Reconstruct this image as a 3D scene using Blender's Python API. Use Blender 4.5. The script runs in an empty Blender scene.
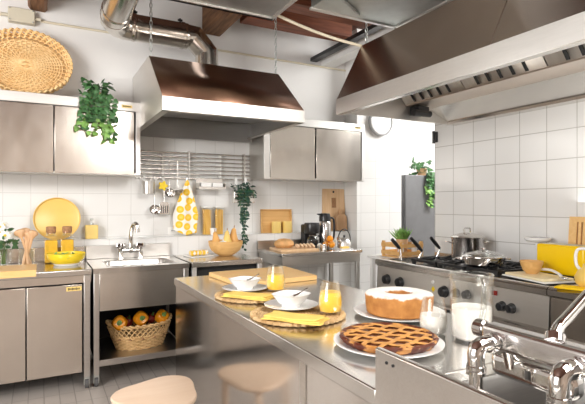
import bpy, math, random
from mathutils import Vector, Matrix
random.seed(7)
PI = math.pi
C = bpy.context.scene.collection
sin, cos = math.sin, math.cos

# ------------------------------------------------------------------ materials
def newmat(name):
    m = bpy.data.materials.new(name); m.use_nodes = True
    nt = m.node_tree
    return m, nt, nt.nodes['Principled BSDF']

def N(nt, t, **kw):
    n = nt.nodes.new(t)
    for k, v in kw.items():
        if k in n.inputs: n.inputs[k].default_value = v
        else: setattr(n, k, v)
    return n

def ramp(nt, stops):
    r = nt.nodes.new('ShaderNodeValToRGB')
    el = r.color_ramp.elements
    while len(el) < len(stops): el.new(0.5)
    for e, (p, c) in zip(el, stops):
        e.position = p; e.color = (*c, 1)
    return r

def plain(name, col, rough=0.5, metal=0.0, var=0.06, scale=12, bump=0.0, **kw):
    m, nt, b = newmat(name)
    tc = N(nt, 'ShaderNodeTexCoord')
    no = N(nt, 'ShaderNodeTexNoise', Scale=scale, Detail=4.0)
    nt.links.new(tc.outputs['Object'], no.inputs['Vector'])
    r = ramp(nt, [(0.3, tuple(max(0, c*(1-var)) for c in col)), (0.7, tuple(min(1, c*(1+var)) for c in col))])
    nt.links.new(no.outputs['Fac'], r.inputs['Fac'])
    nt.links.new(r.outputs['Color'], b.inputs['Base Color'])
    b.inputs['Roughness'].default_value = rough
    b.inputs['Metallic'].default_value = metal
    for k, v in kw.items(): b.inputs[k].default_value = v
    if bump:
        bp = N(nt, 'ShaderNodeBump', Strength=bump, Distance=0.01)
        nt.links.new(no.outputs['Fac'], bp.inputs['Height'])
        nt.links.new(bp.outputs['Normal'], b.inputs['Normal'])
    return m

def brushed(name, col, rough=0.25, stretch=(1, 1, 30), var=0.08, rvar=0.08, cloud=0.0, bump=0.02):
    m, nt, b = newmat(name)
    tc = N(nt, 'ShaderNodeTexCoord')
    mp = N(nt, 'ShaderNodeMapping'); mp.inputs['Scale'].default_value = stretch
    nt.links.new(tc.outputs['Object'], mp.inputs['Vector'])
    no = N(nt, 'ShaderNodeTexNoise', Scale=6.0, Detail=5.0)
    nt.links.new(mp.outputs['Vector'], no.inputs['Vector'])
    n2 = N(nt, 'ShaderNodeTexNoise', Scale=2.2, Detail=3.0)
    nt.links.new(tc.outputs['Object'], n2.inputs['Vector'])
    mx = N(nt, 'ShaderNodeMix'); mx.data_type = 'FLOAT'; mx.inputs[0].default_value = 0.5
    nt.links.new(no.outputs['Fac'], mx.inputs[2]); nt.links.new(n2.outputs['Fac'], mx.inputs[3])
    r = ramp(nt, [(0.3, tuple(c*(1-var) for c in col)), (0.7, tuple(min(1, c*(1+var)) for c in col))])
    nt.links.new(mx.outputs[0], r.inputs['Fac'])
    nt.links.new(r.outputs['Color'], b.inputs['Base Color'])
    mr = N(nt, 'ShaderNodeMapRange'); mr.inputs[3].default_value = max(0.02, rough-rvar); mr.inputs[4].default_value = rough+rvar
    nt.links.new(mx.outputs[0], mr.inputs[0]); nt.links.new(mr.outputs[0], b.inputs['Roughness'])
    b.inputs['Metallic'].default_value = 1.0
    if bump:
        bp = N(nt, 'ShaderNodeBump', Strength=bump, Distance=0.01)
        nt.links.new(mx.outputs[0], bp.inputs['Height']); nt.links.new(bp.outputs['Normal'], b.inputs['Normal'])
    return m

def wood(name, c1, c2, axis='X', rough=0.45, scale=1.0, bump=0.05):
    m, nt, b = newmat(name)
    tc = N(nt, 'ShaderNodeTexCoord')
    mp = N(nt, 'ShaderNodeMapping')
    s = [14*scale]*3; s['XYZ'.index(axis)] = 1.2*scale
    mp.inputs['Scale'].default_value = s
    nt.links.new(tc.outputs['Object'], mp.inputs['Vector'])
    no = N(nt, 'ShaderNodeTexNoise', Scale=2.5, Detail=6.0, Distortion=0.6)
    nt.links.new(mp.outputs['Vector'], no.inputs['Vector'])
    r = ramp(nt, [(0.3, c1), (0.7, c2)])
    nt.links.new(no.outputs['Fac'], r.inputs['Fac']); nt.links.new(r.outputs['Color'], b.inputs['Base Color'])
    b.inputs['Roughness'].default_value = rough
    bp = N(nt, 'ShaderNodeBump', Strength=bump, Distance=0.01)
    nt.links.new(no.outputs['Fac'], bp.inputs['Height']); nt.links.new(bp.outputs['Normal'], b.inputs['Normal'])
    return m

def tiles(name, ua, ub, w, h, u0, v0, top=None, col=(0.80, 0.80, 0.785), grout=(0.60, 0.60, 0.58), g=0.004, plaster=(0.83, 0.82, 0.80), rough=0.18, edge=0.0):
    """Square glazed tiles laid in world space on axes ua/ub, plaster above height top."""
    m, nt, b = newmat(name)
    geo = N(nt, 'ShaderNodeNewGeometry')
    sp = N(nt, 'ShaderNodeSeparateXYZ'); nt.links.new(geo.outputs['Position'], sp.inputs[0])
    def math_(op, a, bb=None):
        n = N(nt, 'ShaderNodeMath', operation=op)
        for i, x in enumerate((a, bb)):
            if x is None: continue
            if isinstance(x, (int, float)): n.inputs[i].default_value = x
            else: nt.links.new(x, n.inputs[i])
        return n.outputs[0]
    def line(axis, off, size):
        a = math_('SUBTRACT', sp.outputs[axis], off)
        a = math_('DIVIDE', a, size)
        fr = math_('FRACT', a)
        d = math_('MINIMUM', fr, math_('SUBTRACT', 1.0, fr))
        d = math_('MULTIPLY', d, size)
        return d, math_('FLOOR', a)
    du, fu = line(ua, u0, w); dv, fv = line(ub, v0, h)
    d = math_('MINIMUM', du, dv)
    mr = N(nt, 'ShaderNodeMapRange'); mr.inputs[1].default_value = g*0.25; mr.inputs[2].default_value = g*0.75
    nt.links.new(d, mr.inputs[0])
    cx = N(nt, 'ShaderNodeCombineXYZ'); nt.links.new(fu, cx.inputs[0]); nt.links.new(fv, cx.inputs[1])
    wn = N(nt, 'ShaderNodeTexWhiteNoise'); nt.links.new(cx.outputs[0], wn.inputs['Vector'])
    r = ramp(nt, [(0.0, tuple(c*0.965 for c in col)), (1.0, col)])
    nt.links.new(wn.outputs['Value'], r.inputs['Fac'])
    mx = N(nt, 'ShaderNodeMix'); mx.data_type = 'RGBA'
    mx.inputs[6].default_value = (*grout, 1)
    nt.links.new(mr.outputs[0], mx.inputs[0]); nt.links.new(r.outputs['Color'], mx.inputs[7])
    colo = mx.outputs[2]
    bp = N(nt, 'ShaderNodeBump', Strength=0.35, Distance=0.003)
    nt.links.new(mr.outputs[0], bp.inputs['Height']); nt.links.new(bp.outputs['Normal'], b.inputs['Normal'])
    b.inputs['Roughness'].default_value = rough
    if top is not None:
        gt = math_('GREATER_THAN', sp.outputs['Z'], top)
        no = N(nt, 'ShaderNodeTexNoise', Scale=1.5, Detail=6.0); nt.links.new(geo.outputs['Position'], no.inputs['Vector'])
        rp = ramp(nt, [(0.35, tuple(c*0.95 for c in plaster)), (0.65, plaster)]); nt.links.new(no.outputs['Fac'], rp.inputs['Fac'])
        m2 = N(nt, 'ShaderNodeMix'); m2.data_type = 'RGBA'
        nt.links.new(gt, m2.inputs[0]); nt.links.new(colo, m2.inputs[6]); nt.links.new(rp.outputs['Color'], m2.inputs[7])
        colo = m2.outputs[2]
        rr = math_('ADD', math_('MULTIPLY', gt, 0.65), rough); nt.links.new(rr, b.inputs['Roughness'])
        ss = math_('MULTIPLY', math_('SUBTRACT', 1.0, gt), 0.35); nt.links.new(ss, bp.inputs['Strength'])
    nt.links.new(colo, b.inputs['Base Color'])
    return m

def glassy(name, tint=(0.99, 0.995, 0.99), power=1.0):
    m, nt, b = newmat(name)
    nt.nodes.remove(b)
    out = nt.nodes['Material Output']
    tr = N(nt, 'ShaderNodeBsdfTransparent'); tr.inputs['Color'].default_value = (*tint, 1)
    gl = N(nt, 'ShaderNodeBsdfGlossy', Roughness=0.03); gl.inputs['Color'].default_value = (1, 1, 1, 1)
    lw = N(nt, 'ShaderNodeLayerWeight', Blend=0.25)
    mr = N(nt, 'ShaderNodeMapRange'); mr.inputs[3].default_value = 0.02; mr.inputs[4].default_value = 0.5*power
    nt.links.new(lw.outputs['Facing'], mr.inputs[0])
    mx = N(nt, 'ShaderNodeMixShader')
    nt.links.new(mr.outputs[0], mx.inputs[0]); nt.links.new(tr.outputs[0], mx.inputs[1]); nt.links.new(gl.outputs[0], mx.inputs[2])
    nt.links.new(mx.outputs[0], out.inputs['Surface'])
    return m

def woven(name, c1, c2, scale=60, rough=0.6, bump=0.5):
    m, nt, b = newmat(name)
    tc = N(nt, 'ShaderNodeTexCoord')
    no = N(nt, 'ShaderNodeTexNoise', Scale=scale, Detail=3.0); nt.links.new(tc.outputs['Object'], no.inputs['Vector'])
    n2 = N(nt, 'ShaderNodeTexNoise', Scale=7.0, Detail=2.0); nt.links.new(tc.outputs['Object'], n2.inputs['Vector'])
    mx = N(nt, 'ShaderNodeMix'); mx.data_type = 'FLOAT'; mx.inputs[0].default_value = 0.45
    nt.links.new(no.outputs['Fac'], mx.inputs[2]); nt.links.new(n2.outputs['Fac'], mx.inputs[3])
    r = ramp(nt, [(0.35, c1), (0.65, c2)]); nt.links.new(mx.outputs[0], r.inputs['Fac'])
    nt.links.new(r.outputs['Color'], b.inputs['Base Color']); b.inputs['Roughness'].default_value = rough
    bp = N(nt, 'ShaderNodeBump', Strength=bump, Distance=0.004)
    nt.links.new(no.outputs['Fac'], bp.inputs['Height']); nt.links.new(bp.outputs['Normal'], b.inputs['Normal'])
    return m

M = {}
M['steel'] = brushed('steel', (0.60, 0.58, 0.55), 0.30)
M['steel_h'] = brushed('steel_horizontal', (0.67, 0.645, 0.61), 0.24, stretch=(1, 25, 25))
M['steel_door'] = brushed('steel_door', (0.68, 0.63, 0.575), 0.23, stretch=(3, 3, 1), var=0.05, rvar=0.10)
M['steel_top'] = brushed('steel_worktop', (0.66, 0.645, 0.62), 0.20, stretch=(30, 2, 1), var=0.07)
M['mirror_steel'] = brushed('polished_steel', (0.60, 0.575, 0.55), 0.13, stretch=(1, 8, 30), var=0.05, rvar=0.04, bump=0.008)
M['hood_reflection'] = brushed('reflected_brown_steel', (0.27, 0.155, 0.105), 0.33, stretch=(2, 1, 1), var=0.08, rvar=0.03, bump=0.0)  # brown reflection of the surroundings put into the base colour
M['hood_steel'] = brushed('hood_steel', (0.50, 0.42, 0.375), 0.26, stretch=(1, 1, 1), var=0.06, rvar=0.03, bump=0.0)
M['panel_steel'] = brushed('panel_steel', (0.62, 0.60, 0.57), 0.40, stretch=(1, 1, 8), var=0.04)
M['hood_warm'] = brushed('warm_hood_steel', (0.70, 0.62, 0.55), 0.34, stretch=(1, 1, 1), bump=0.0)
M['filter_steel'] = brushed('filter_steel', (0.78, 0.74, 0.69), 0.42, stretch=(1, 4, 1), var=0.12)
M['hood_white'] = brushed('hood_fascia_steel', (0.72, 0.705, 0.68), 0.42, stretch=(2, 2, 25), var=0.05)
M['galv'] = brushed('galvanized_steel', (0.58, 0.61, 0.595), 0.42, stretch=(2, 2, 2), var=0.12, rvar=0.1)
M['duct_round'] = brushed('duct_steel', (0.66, 0.63, 0.58), 0.17, stretch=(3, 20, 20), var=0.06)
M['chrome'] = brushed('chrome', (0.74, 0.725, 0.71), 0.06, stretch=(1, 1, 1), var=0.02, rvar=0.02, bump=0.0)
M['satin_chrome'] = brushed('satin_chrome', (0.70, 0.68, 0.67), 0.2, stretch=(1, 1, 1), var=0.02, rvar=0.02, bump=0.0)
M['steel_dark'] = brushed('basin_steel', (0.36, 0.355, 0.345), 0.32)  # shade inside the basin put into a darker steel colour
M['black_metal'] = plain('black_iron', (0.012, 0.013, 0.015), 0.35, 0.0)
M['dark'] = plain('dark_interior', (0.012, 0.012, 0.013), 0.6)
M['black_plastic'] = plain('black_plastic', (0.015, 0.016, 0.018), 0.3)
M['rubber'] = plain('grey_rubber', (0.10, 0.10, 0.10), 0.7)
M['white_ceramic'] = plain('white_ceramic', (0.86, 0.86, 0.85), 0.12, var=0.01)
M['white_plastic'] = plain('white_plastic', (0.85, 0.85, 0.83), 0.35, var=0.02)
M['rim_grey'] = plain('pale_grey_rim', (0.38, 0.38, 0.38), 0.4, var=0.02)
M['plaster'] = plain('white_plaster', (0.82, 0.81, 0.79), 0.85, scale=3, var=0.03, bump=0.05)
M['plaster_warm'] = plain('warm_plaster', (0.66, 0.55, 0.46), 0.85, scale=1.2, var=0.12)
M['wood_light'] = wood('light_wood', (0.66, 0.37, 0.12), (0.78, 0.48, 0.19), 'X')
M['wood_board'] = wood('plywood_board', (0.78, 0.48, 0.18), (0.86, 0.57, 0.25), 'X', 0.4)
M['wood_pale'] = wood('pale_wood', (0.66, 0.42, 0.22), (0.76, 0.53, 0.32), 'Z')
M['stool_wood'] = wood('birch_wood', (0.76, 0.56, 0.40), (0.82, 0.63, 0.47), 'X', 0.4, 0.6, 0.01)
M['wood_spoon'] = wood('spoon_wood', (0.58, 0.34, 0.17), (0.70, 0.45, 0.26), 'Z')
M['beam_red'] = wood('red_brown_beam', (0.15, 0.045, 0.02), (0.30, 0.095, 0.045), 'X', 0.6)
M['beam_brown'] = wood('old_beam', (0.10, 0.045, 0.02), (0.30, 0.15, 0.07), 'Y', 0.7)
M['ceiling'] = wood('brown_ceiling', (0.075, 0.032, 0.02), (0.13, 0.055, 0.033), 'X', 0.7)
M['wicker'] = woven('wicker', (0.80, 0.50, 0.20), (0.98, 0.74, 0.40))
M['wicker_pale'] = woven('pale_wicker', (0.58, 0.35, 0.14), (0.84, 0.58, 0.29))
M['seagrass'] = woven('seagrass', (0.42, 0.25, 0.10), (0.72, 0.52, 0.28), 45, 0.75, 0.7)
M['yellow'] = plain('yellow_glaze', (0.85, 0.62, 0.03), 0.2, var=0.03)
M['yellow_tray'] = plain('yellow_lacquer', (0.84, 0.56, 0.15), 0.32, var=0.02)
M['yellow_enamel'] = plain('yellow_enamel', (0.92, 0.60, 0.0), 0.25, var=0.01)
M['yellow_soft'] = plain('pale_yellow', (0.84, 0.62, 0.20), 0.4, var=0.04)
M['yellow_cloth'] = plain('yellow_cloth', (0.86, 0.61, 0.15), 0.9, var=0.06, scale=40, bump=0.3)
M['juice'] = plain('orange_juice', (0.95, 0.60, 0.08), 0.25, var=0.04, scale=20)
M['milk'] = plain('milk', (0.88, 0.85, 0.80), 0.3, var=0.01)
M['oil'] = plain('yellow_pasta', (0.78, 0.46, 0.03), 0.35, var=0.15, scale=30)
M['pasta'] = wood('spaghetti', (0.78, 0.44, 0.05), (0.92, 0.62, 0.16), 'Z', 0.5, 3.0, 0.4)
M['cork'] = plain('cork', (0.36, 0.19, 0.09), 0.8, var=0.25, scale=60)
M['glass'] = glassy('clear_glass')
M['glass_thick'] = glassy('thick_glass', (0.93, 0.95, 0.94), 1.8)
M['leaf'] = plain('leaf_green', (0.06, 0.16, 0.055), 0.45, var=0.55, scale=14)
M['leaf_light'] = plain('leaf_light_green', (0.22, 0.42, 0.10), 0.45, var=0.4, scale=14)
M['leaf_dark'] = plain('leaf_blue_green', (0.02, 0.075, 0.045), 0.5, var=0.5, scale=20)
M['petal'] = plain('white_petal', (0.86, 0.86, 0.80), 0.6, var=0.03)
M['orange'] = plain('orange_peel', (0.90, 0.33, 0.01), 0.4, var=0.06, scale=60, bump=0.15)
M['pepper'] = plain('yellow_orange_pepper', (0.66, 0.24, 0.01), 0.2, var=0.45, scale=9)
M['pepper_red'] = plain('dark_red_pepper', (0.22, 0.02, 0.015), 0.2, var=0.2)
M['stem_green'] = plain('stem_green', (0.10, 0.20, 0.04), 0.5, var=0.2)
M['bread'] = plain('bread_crust', (0.68, 0.38, 0.15), 0.6, var=0.22, scale=14, bump=0.1)
M['bread_in'] = plain('bread_crumb', (0.82, 0.62, 0.42), 0.8, var=0.08, scale=60, bump=0.2)
M['squash'] = plain('orange_squash', (0.78, 0.42, 0.12), 0.4, var=0.15, scale=8)
M['squash_y'] = plain('yellow_squash', (0.86, 0.60, 0.16), 0.4, var=0.1, scale=8)
M['pie_crust'] = plain('pie_crust', (0.56, 0.27, 0.075), 0.55, var=0.28, scale=30, bump=0.2)
def pie_mat():
    m, nt, b = newmat('tart_crust')
    tc = N(nt, 'ShaderNodeTexCoord')
    no = N(nt, 'ShaderNodeTexNoise', Scale=42.0, Detail=4.0); nt.links.new(tc.outputs['Object'], no.inputs['Vector'])
    n2 = N(nt, 'ShaderNodeTexNoise', Scale=24.0, Detail=3.0); nt.links.new(tc.outputs['Object'], n2.inputs['Vector'])
    r = ramp(nt, [(0.3, (0.36, 0.14, 0.03)), (0.7, (0.60, 0.30, 0.09))]); nt.links.new(no.outputs['Fac'], r.inputs['Fac'])
    mr = N(nt, 'ShaderNodeMapRange'); mr.inputs[1].default_value = 0.44; mr.inputs[2].default_value = 0.50
    nt.links.new(n2.outputs['Fac'], mr.inputs[0])
    mx = N(nt, 'ShaderNodeMix'); mx.data_type = 'RGBA'; mx.inputs[7].default_value = (0.10, 0.022, 0.01, 1)
    nt.links.new(mr.outputs[0], mx.inputs[0]); nt.links.new(r.outputs['Color'], mx.inputs[6])
    nt.links.new(mx.outputs[2], b.inputs['Base Color']); b.inputs['Roughness'].default_value = 0.4
    bp = N(nt, 'ShaderNodeBump', Strength=0.4, Distance=0.006); nt.links.new(no.outputs['Fac'], bp.inputs['Height']); nt.links.new(bp.outputs['Normal'], b.inputs['Normal'])
    return m
M['tart_rim'] = pie_mat()
M['cream'] = plain('cream_wood', (0.84, 0.72, 0.46), 0.5, var=0.04)
M['pie_fill'] = plain('dark_jam', (0.13, 0.040, 0.017), 0.25, var=0.8, scale=70, bump=0.5)
M['grey_fridge'] = plain('grey_steel_door', (0.20, 0.20, 0.205), 0.45, 0.3, var=0.04)
M['wire'] = brushed('wire_steel', (0.7, 0.7, 0.69), 0.2, bump=0.0)
M['hose'] = plain('cream_hose', (0.72, 0.65, 0.50), 0.5, var=0.05)
M['box_beige'] = plain('beige_junction_box', (0.62, 0.58, 0.46), 0.5, var=0.03)
M['pink_board'] = M['wood_pale']

def cake_mat():
    m, nt, b = newmat('sponge_cake')
    tc = N(nt, 'ShaderNodeTexCoord'); sp = N(nt, 'ShaderNodeSeparateXYZ'); nt.links.new(tc.outputs['Object'], sp.inputs[0])
    no = N(nt, 'ShaderNodeTexNoise', Scale=28.0, Detail=5.0); nt.links.new(tc.outputs['Object'], no.inputs['Vector'])
    r = ramp(nt, [(0.3, (0.35, 0.135, 0.028)), (0.7, (0.50, 0.225, 0.055))]); nt.links.new(no.outputs['Fac'], r.inputs['Fac'])
    ad = N(nt, 'ShaderNodeMath', operation='MULTIPLY_ADD'); nt.links.new(no.outputs['Fac'], ad.inputs[0]); ad.inputs[1].default_value = 0.03
    nt.links.new(sp.outputs['Z'], ad.inputs[2])
    mr = N(nt, 'ShaderNodeMapRange'); mr.inputs[1].default_value = 0.096; mr.inputs[2].default_value = 0.103
    nt.links.new(ad.outputs[0], mr.inputs[0])
    mx = N(nt, 'ShaderNodeMix'); mx.data_type = 'RGBA'; mx.inputs[7].default_value = (0.86, 0.83, 0.78, 1)
    nt.links.new(mr.outputs[0], mx.inputs[0]); nt.links.new(r.outputs['Color'], mx.inputs[6])
    nt.links.new(mx.outputs[2], b.inputs['Base Color']); b.inputs['Roughness'].default_value = 0.8
    bp = N(nt, 'ShaderNodeBump', Strength=0.25, Distance=0.01); nt.links.new(no.outputs['Fac'], bp.inputs['Height']); nt.links.new(bp.outputs['Normal'], b.inputs['Normal'])
    return m
M['cake'] = cake_mat()

def lemon_mat(name, scale, a='X', bb='Z'):
    """white cloth printed with lemon slices"""
    m, nt, b = newmat(name)
    tc = N(nt, 'ShaderNodeTexCoord')
    sp = N(nt, 'ShaderNodeSeparateXYZ'); nt.links.new(tc.outputs['Object'], sp.inputs[0])
    cb = N(nt, 'ShaderNodeCombineXYZ'); nt.links.new(sp.outputs[a], cb.inputs[0]); nt.links.new(sp.outputs[bb], cb.inputs[1])
    vo = N(nt, 'ShaderNodeTexVoronoi', Scale=scale, Randomness=0.35); vo.voronoi_dimensions = '2D'
    nt.links.new(cb.outputs[0], vo.inputs['Vector'])
    r = ramp(nt, [(0.0, (0.95, 0.74, 0.22)), (0.16, (0.90, 0.58, 0.03)), (0.20, (0.93, 0.72, 0.2)), (0.23, (0.90, 0.55, 0.02)), (0.40, (0.90, 0.55, 0.02)), (0.43, (0.85, 0.82, 0.76))])
    r.color_ramp.interpolation = 'LINEAR'
    nt.links.new(vo.outputs['Distance'], r.inputs['Fac']); nt.links.new(r.outputs['Color'], b.inputs['Base Color'])
    b.inputs['Roughness'].default_value = 0.9
    return m
M['lemon'] = lemon_mat('lemon_print', 12.0)
M['lemon_small'] = lemon_mat('lemon_print_small', 26.0, 'X', 'Y')
M['tile_back'] = tiles('back_wall_tiles', 'X', 'Z', 0.208, 0.20, 0.130, 1.286, top=2.086)
M['tile_right'] = tiles('right_wall_tiles', 'Y', 'Z', 0.2312, 0.2166, 3.205, 1.507, grout=(0.42, 0.41, 0.38), g=0.005)
M['tile_ledge'] = tiles('ledge_tiles', 'X', 'Y', 0.208, 0.30, 0.130, 4.50, grout=(0.62, 0.62, 0.60))
M['tile_floor'] = tiles('floor_tiles', 'X', 'Y', 0.10, 0.20, 0.02, 0.05, col=(0.48, 0.435, 0.395), grout=(0.31, 0.28, 0.25), g=0.006, rough=0.35)

# ------------------------------------------------------------------ mesh builder
class MB:
    def __init__(s): s.v = []; s.f = []
    def add(s, vs, fs, m=None):
        o = len(s.v)
        s.v += [tuple(m @ Vector(p)) if m else tuple(p) for p in vs]
        s.f += [tuple(i+o for i in f) for f in fs]
        return s
    def box(s, x0, x1, y0, y1, z0, z1, m=None):
        vs = [(x, y, z) for x in (x0, x1) for y in (y0, y1) for z in (z0, z1)]
        return s.add(vs, [(0, 1, 3, 2), (4, 6, 7, 5), (0, 4, 5, 1), (2, 3, 7, 6), (0, 2, 6, 4), (1, 5, 7, 3)], m)
    def prism(s, pts, axis, a, b, m=None):
        n = len(pts)
        def mk(p, t):
            return {'X': (t, p[0], p[1]), 'Y': (p[0], t, p[1]), 'Z': (p[0], p[1], t)}[axis]
        vs = [mk(p, a) for p in pts] + [mk(p, b) for p in pts]
        fs = [tuple(range(n)), tuple(range(2*n-1, n-1, -1))] + [(i, i+n, (i+1) % n + n, (i+1) % n) for i in range(n)]
        return s.add(vs, fs, m)
    def lathe(s, prof, n=32, c=(0, 0, 0), m=None, sx=1, sy=1, closed=False, shape=None):
        vs = []; fs = []
        k = len(prof)
        for i in range(n):
            t = 2*PI*i/n
            q = shape(t) if shape else 1
            for r, z in prof: vs.append((c[0]+r*q*cos(t)*sx, c[1]+r*q*sin(t)*sy, c[2]+z))
        for i in range(n):
            j = (i+1) % n
            for a in range(k if closed else k-1):
                b = (a+1) % k
                fs.append((i*k+a, j*k+a, j*k+b, i*k+b))
        if not closed:
            if prof[0][0] > 1e-6: fs.append(tuple(i*k for i in range(n))[::-1])
            if prof[-1][0] > 1e-6: fs.append(tuple(i*k+k-1 for i in range(n)))
        return s.add(vs, fs, m)
    def cyl(s, p0, p1, r, n=16, r1=None):
        return s.tube([p0, p1], r if r1 is None else [r, r1], n)
    def tube(s, pts, r, n=8, closed=False, flat=1.0, m=None):
        P = [Vector(p) for p in pts]; k = len(P)
        R = r if isinstance(r, (list, tuple)) else [r]*k
        T = []
        for i in range(k):
            if closed: t = P[(i+1) % k]-P[i-1]
            else: t = P[min(i+1, k-1)]-P[max(i-1, 0)]
            T.append(t.normalized())
        up = Vector((0, 0, 1)) if abs(T[0].z) < 0.9 else Vector((1, 0, 0))
        nv = (up - T[0]*up.dot(T[0])).normalized()
        vs = []; fs = []
        for i in range(k):
            nv = (nv - T[i]*nv.dot(T[i])).normalized()
            bv = T[i].cross(nv)
            for j in range(n):
                a = 2*PI*j/n
                vs.append(P[i] + (nv*cos(a)*flat + bv*sin(a))*R[i])
        for i in range(k if closed else k-1):
            i2 = (i+1) % k
            for j in range(n):
                j2 = (j+1) % n
                fs.append((i*n+j, i*n+j2, i2*n+j2, i2*n+j))
        if not closed:
            fs.append(tuple(range(n))[::-1]); fs.append(tuple((k-1)*n+j for j in range(n)))
        return s.add(vs, fs, m)
    def ell(s, c, r, n=20, k=12, m=None):
        r = (r, r, r) if isinstance(r, (int, float)) else r
        pr = [(sin(PI*i/k), -cos(PI*i/k)) for i in range(k+1)]
        pr[0] = (0, -1); pr[-1] = (0, 1)
        vs = [(c[0], c[1], c[2]-r[2]), (c[0], c[1], c[2]+r[2])]; fs = []
        for i in range(1, k):
            for j in range(n):
                t = 2*PI*j/n
                vs.append((c[0]+r[0]*pr[i][0]*cos(t), c[1]+r[1]*pr[i][0]*sin(t), c[2]+r[2]*pr[i][1]))
        for j in range(n):
            j2 = (j+1) % n
            fs.append((0, 2+j2, 2+j)); fs.append((1, 2+(k-2)*n+j, 2+(k-2)*n+j2))
            for i in range(k-2): fs.append((2+i*n+j, 2+i*n+j2, 2+(i+1)*n+j2, 2+(i+1)*n+j))
        return s.add(vs, fs, m)
    def grid(s, fn, nu, nv, m=None):
        vs = [fn(i/nu, j/nv) for i in range(nu+1) for j in range(nv+1)]
        w = nv+1
        fs = [(i*w+j, (i+1)*w+j, (i+1)*w+j+1, i*w+j+1) for i in range(nu) for j in range(nv)]
        return s.add(vs, fs, m)

def rootloc(p):
    l = Vector((0, 0, 0))
    while p: l += p.location; p = p.parent
    return l

def obj(name, mb, mat, parent=None, bevel=0, seg=2, solid=0, sub=0, W=True, angle=38):
    """link one mesh object; W: builder is in world coordinates"""
    me = bpy.data.meshes.new(name)
    off = rootloc(parent) if (parent and W) else Vector((0, 0, 0))
    me.from_pydata([tuple(Vector(v)-off) for v in mb.v], [], mb.f)
    me.validate(); me.update()
    for p in me.polygons: p.use_smooth = True
    me.set_sharp_from_angle(angle=math.radians(angle))
    o = bpy.data.objects.new(name, me); C.objects.link(o)
    me.materials.append(M[mat] if isinstance(mat, str) else mat)
    o.parent = parent
    if solid:
        md = o.modifiers.new('solid', 'SOLIDIFY'); md.thickness = solid; md.offset = 0
    if sub:
        md = o.modifiers.new('sub', 'SUBSURF'); md.levels = sub; md.render_levels = sub
    if bevel:
        md = o.modifiers.new('bevel', 'BEVEL'); md.width = bevel; md.segments = seg; md.limit_method = 'ANGLE'; md.angle_limit = math.radians(40)
    return o

def tag(o, label, cat, group=None, kind=None):
    o['label'] = label; o['category'] = cat
    if group: o['group'] = group
    if kind: o['kind'] = kind
    return o

def thing(name, label, cat, loc=(0, 0, 0), rz=0, group=None):
    o = bpy.data.objects.new(name, None); C.objects.link(o)
    o.location = loc; o.rotation_euler = (0, 0, rz); o.empty_display_size = 0.05
    return tag(o, label, cat, group)

def single(name, mb, mat, label, cat, loc=(0, 0, 0), group=None, W=True, **kw):
    """a thing that is one mesh; builder in world coordinates, origin moved to loc"""
    if W: mb.v = [tuple(Vector(v)-Vector(loc)) for v in mb.v]
    o = obj(name, mb, mat, None, **kw); o.location = loc
    return tag(o, label, cat, group)

def dup(root, loc, label, rz=None):
    r = root.copy(); C.objects.link(r); r.location = loc; r['label'] = label
    if rz is not None: r.rotation_euler = (0, 0, rz)
    for ch in list(root.children):
        c = ch.copy(); C.objects.link(c); c.parent = r
        for g in list(ch.children):
            d = g.copy(); C.objects.link(d); d.parent = c
    return r

def struct(name, mb, mat, parent=None, **kw):
    o = obj(name, mb, mat, parent, **kw); o['kind'] = 'structure'
    return o

B = lambda *a: MB().box(*a)
def RZ(a, c=(0, 0, 0)): return Matrix.Translation(c) @ Matrix.Rotation(a, 4, 'Z')

# ------------------------------------------------------------------ the setting
struct('floor', B(-3.2, 6.2, -3.2, 5.75, -0.1, 0), 'tile_floor')
struct('ceiling', B(-3.2, 6.2, -3.2, 5.75, 3.4, 3.5), 'ceiling')
struct('wall_back', B(-3.2, 3.195, 4.69, 4.85, 0, 3.4), 'tile_back')
# tiled ledge along the back wall
lm = B(-2.2, 3.195, 4.57, 4.69, 0, 1.07)
struct('wall_ledge', lm, 'tile_back', bevel=0.004)
struct('trim_1', B(-2.2, 3.195, 4.565, 4.69, 1.0701, 1.076), 'tile_ledge')
struct('wall_pillar', B(3.195, 3.85, 4.447, 5.75, 0, 3.4), 'tile_back')
struct('wall_right', B(3.4, 3.55, -3.2, 3.44, 0, 3.4), 'tile_right')
struct('wall_passage', B(3.85, 6.2, 5.6, 5.75, 0, 3.4), 'plaster')
struct('wall_passage_right', B(6.05, 6.2, -3.2, 5.6, 0, 3.4), 'plaster')
struct('wall_left', B(-3.2, -3.05, -3.2, 4.69, 0, 3.4), 'plaster')
struct('wall_rear', B(-3.05, 3.4, -3.2, -3.05, 0, 3.4), 'plaster_warm')

# ------------------------------------------------------------------ ceiling beams, ducts, pipes
single('ceiling_beam', MB().prism([(1.446, 3.4), (1.446, 3.16), (1.47, 3.125), (1.63, 3.12), (1.66, 3.15), (1.66, 3.4)], 'Y', 3.5, 4.69), 'beam_brown',
       'dark brown chamfered roof beam running out of the back wall behind the ceiling duct', 'beam', (1.55, 4.1, 3.4), 'roof beams', bevel=0.008)
single('ceiling_beam', MB().prism([(-0.10, 3.4), (-0.10, 3.10), (-0.08, 3.07), (0.03, 3.065), (0.05, 3.09), (0.05, 3.4)], 'Y', 3.3, 4.69), 'beam_brown',
       'dark brown roof beam above the beige junction box', 'beam', (-0.02, 4.1, 3.4), 'roof beams', bevel=0.008)
single('ceiling_beam', B(1.75, 2.97, 3.72, 3.92, 3.18, 3.4), 'beam_red', 'red-brown timber joist above the back wall, nearer one of the pair', 'beam', (2.3, 3.8, 3.4), 'red joists', bevel=0.006)
single('ceiling_beam', B(1.75, 2.97, 4.22, 4.42, 3.19, 3.4), 'beam_red', 'red-brown timber joist above the back wall, farther one of the pair', 'beam', (2.3, 4.3, 3.4), 'red joists', bevel=0.006)

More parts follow.
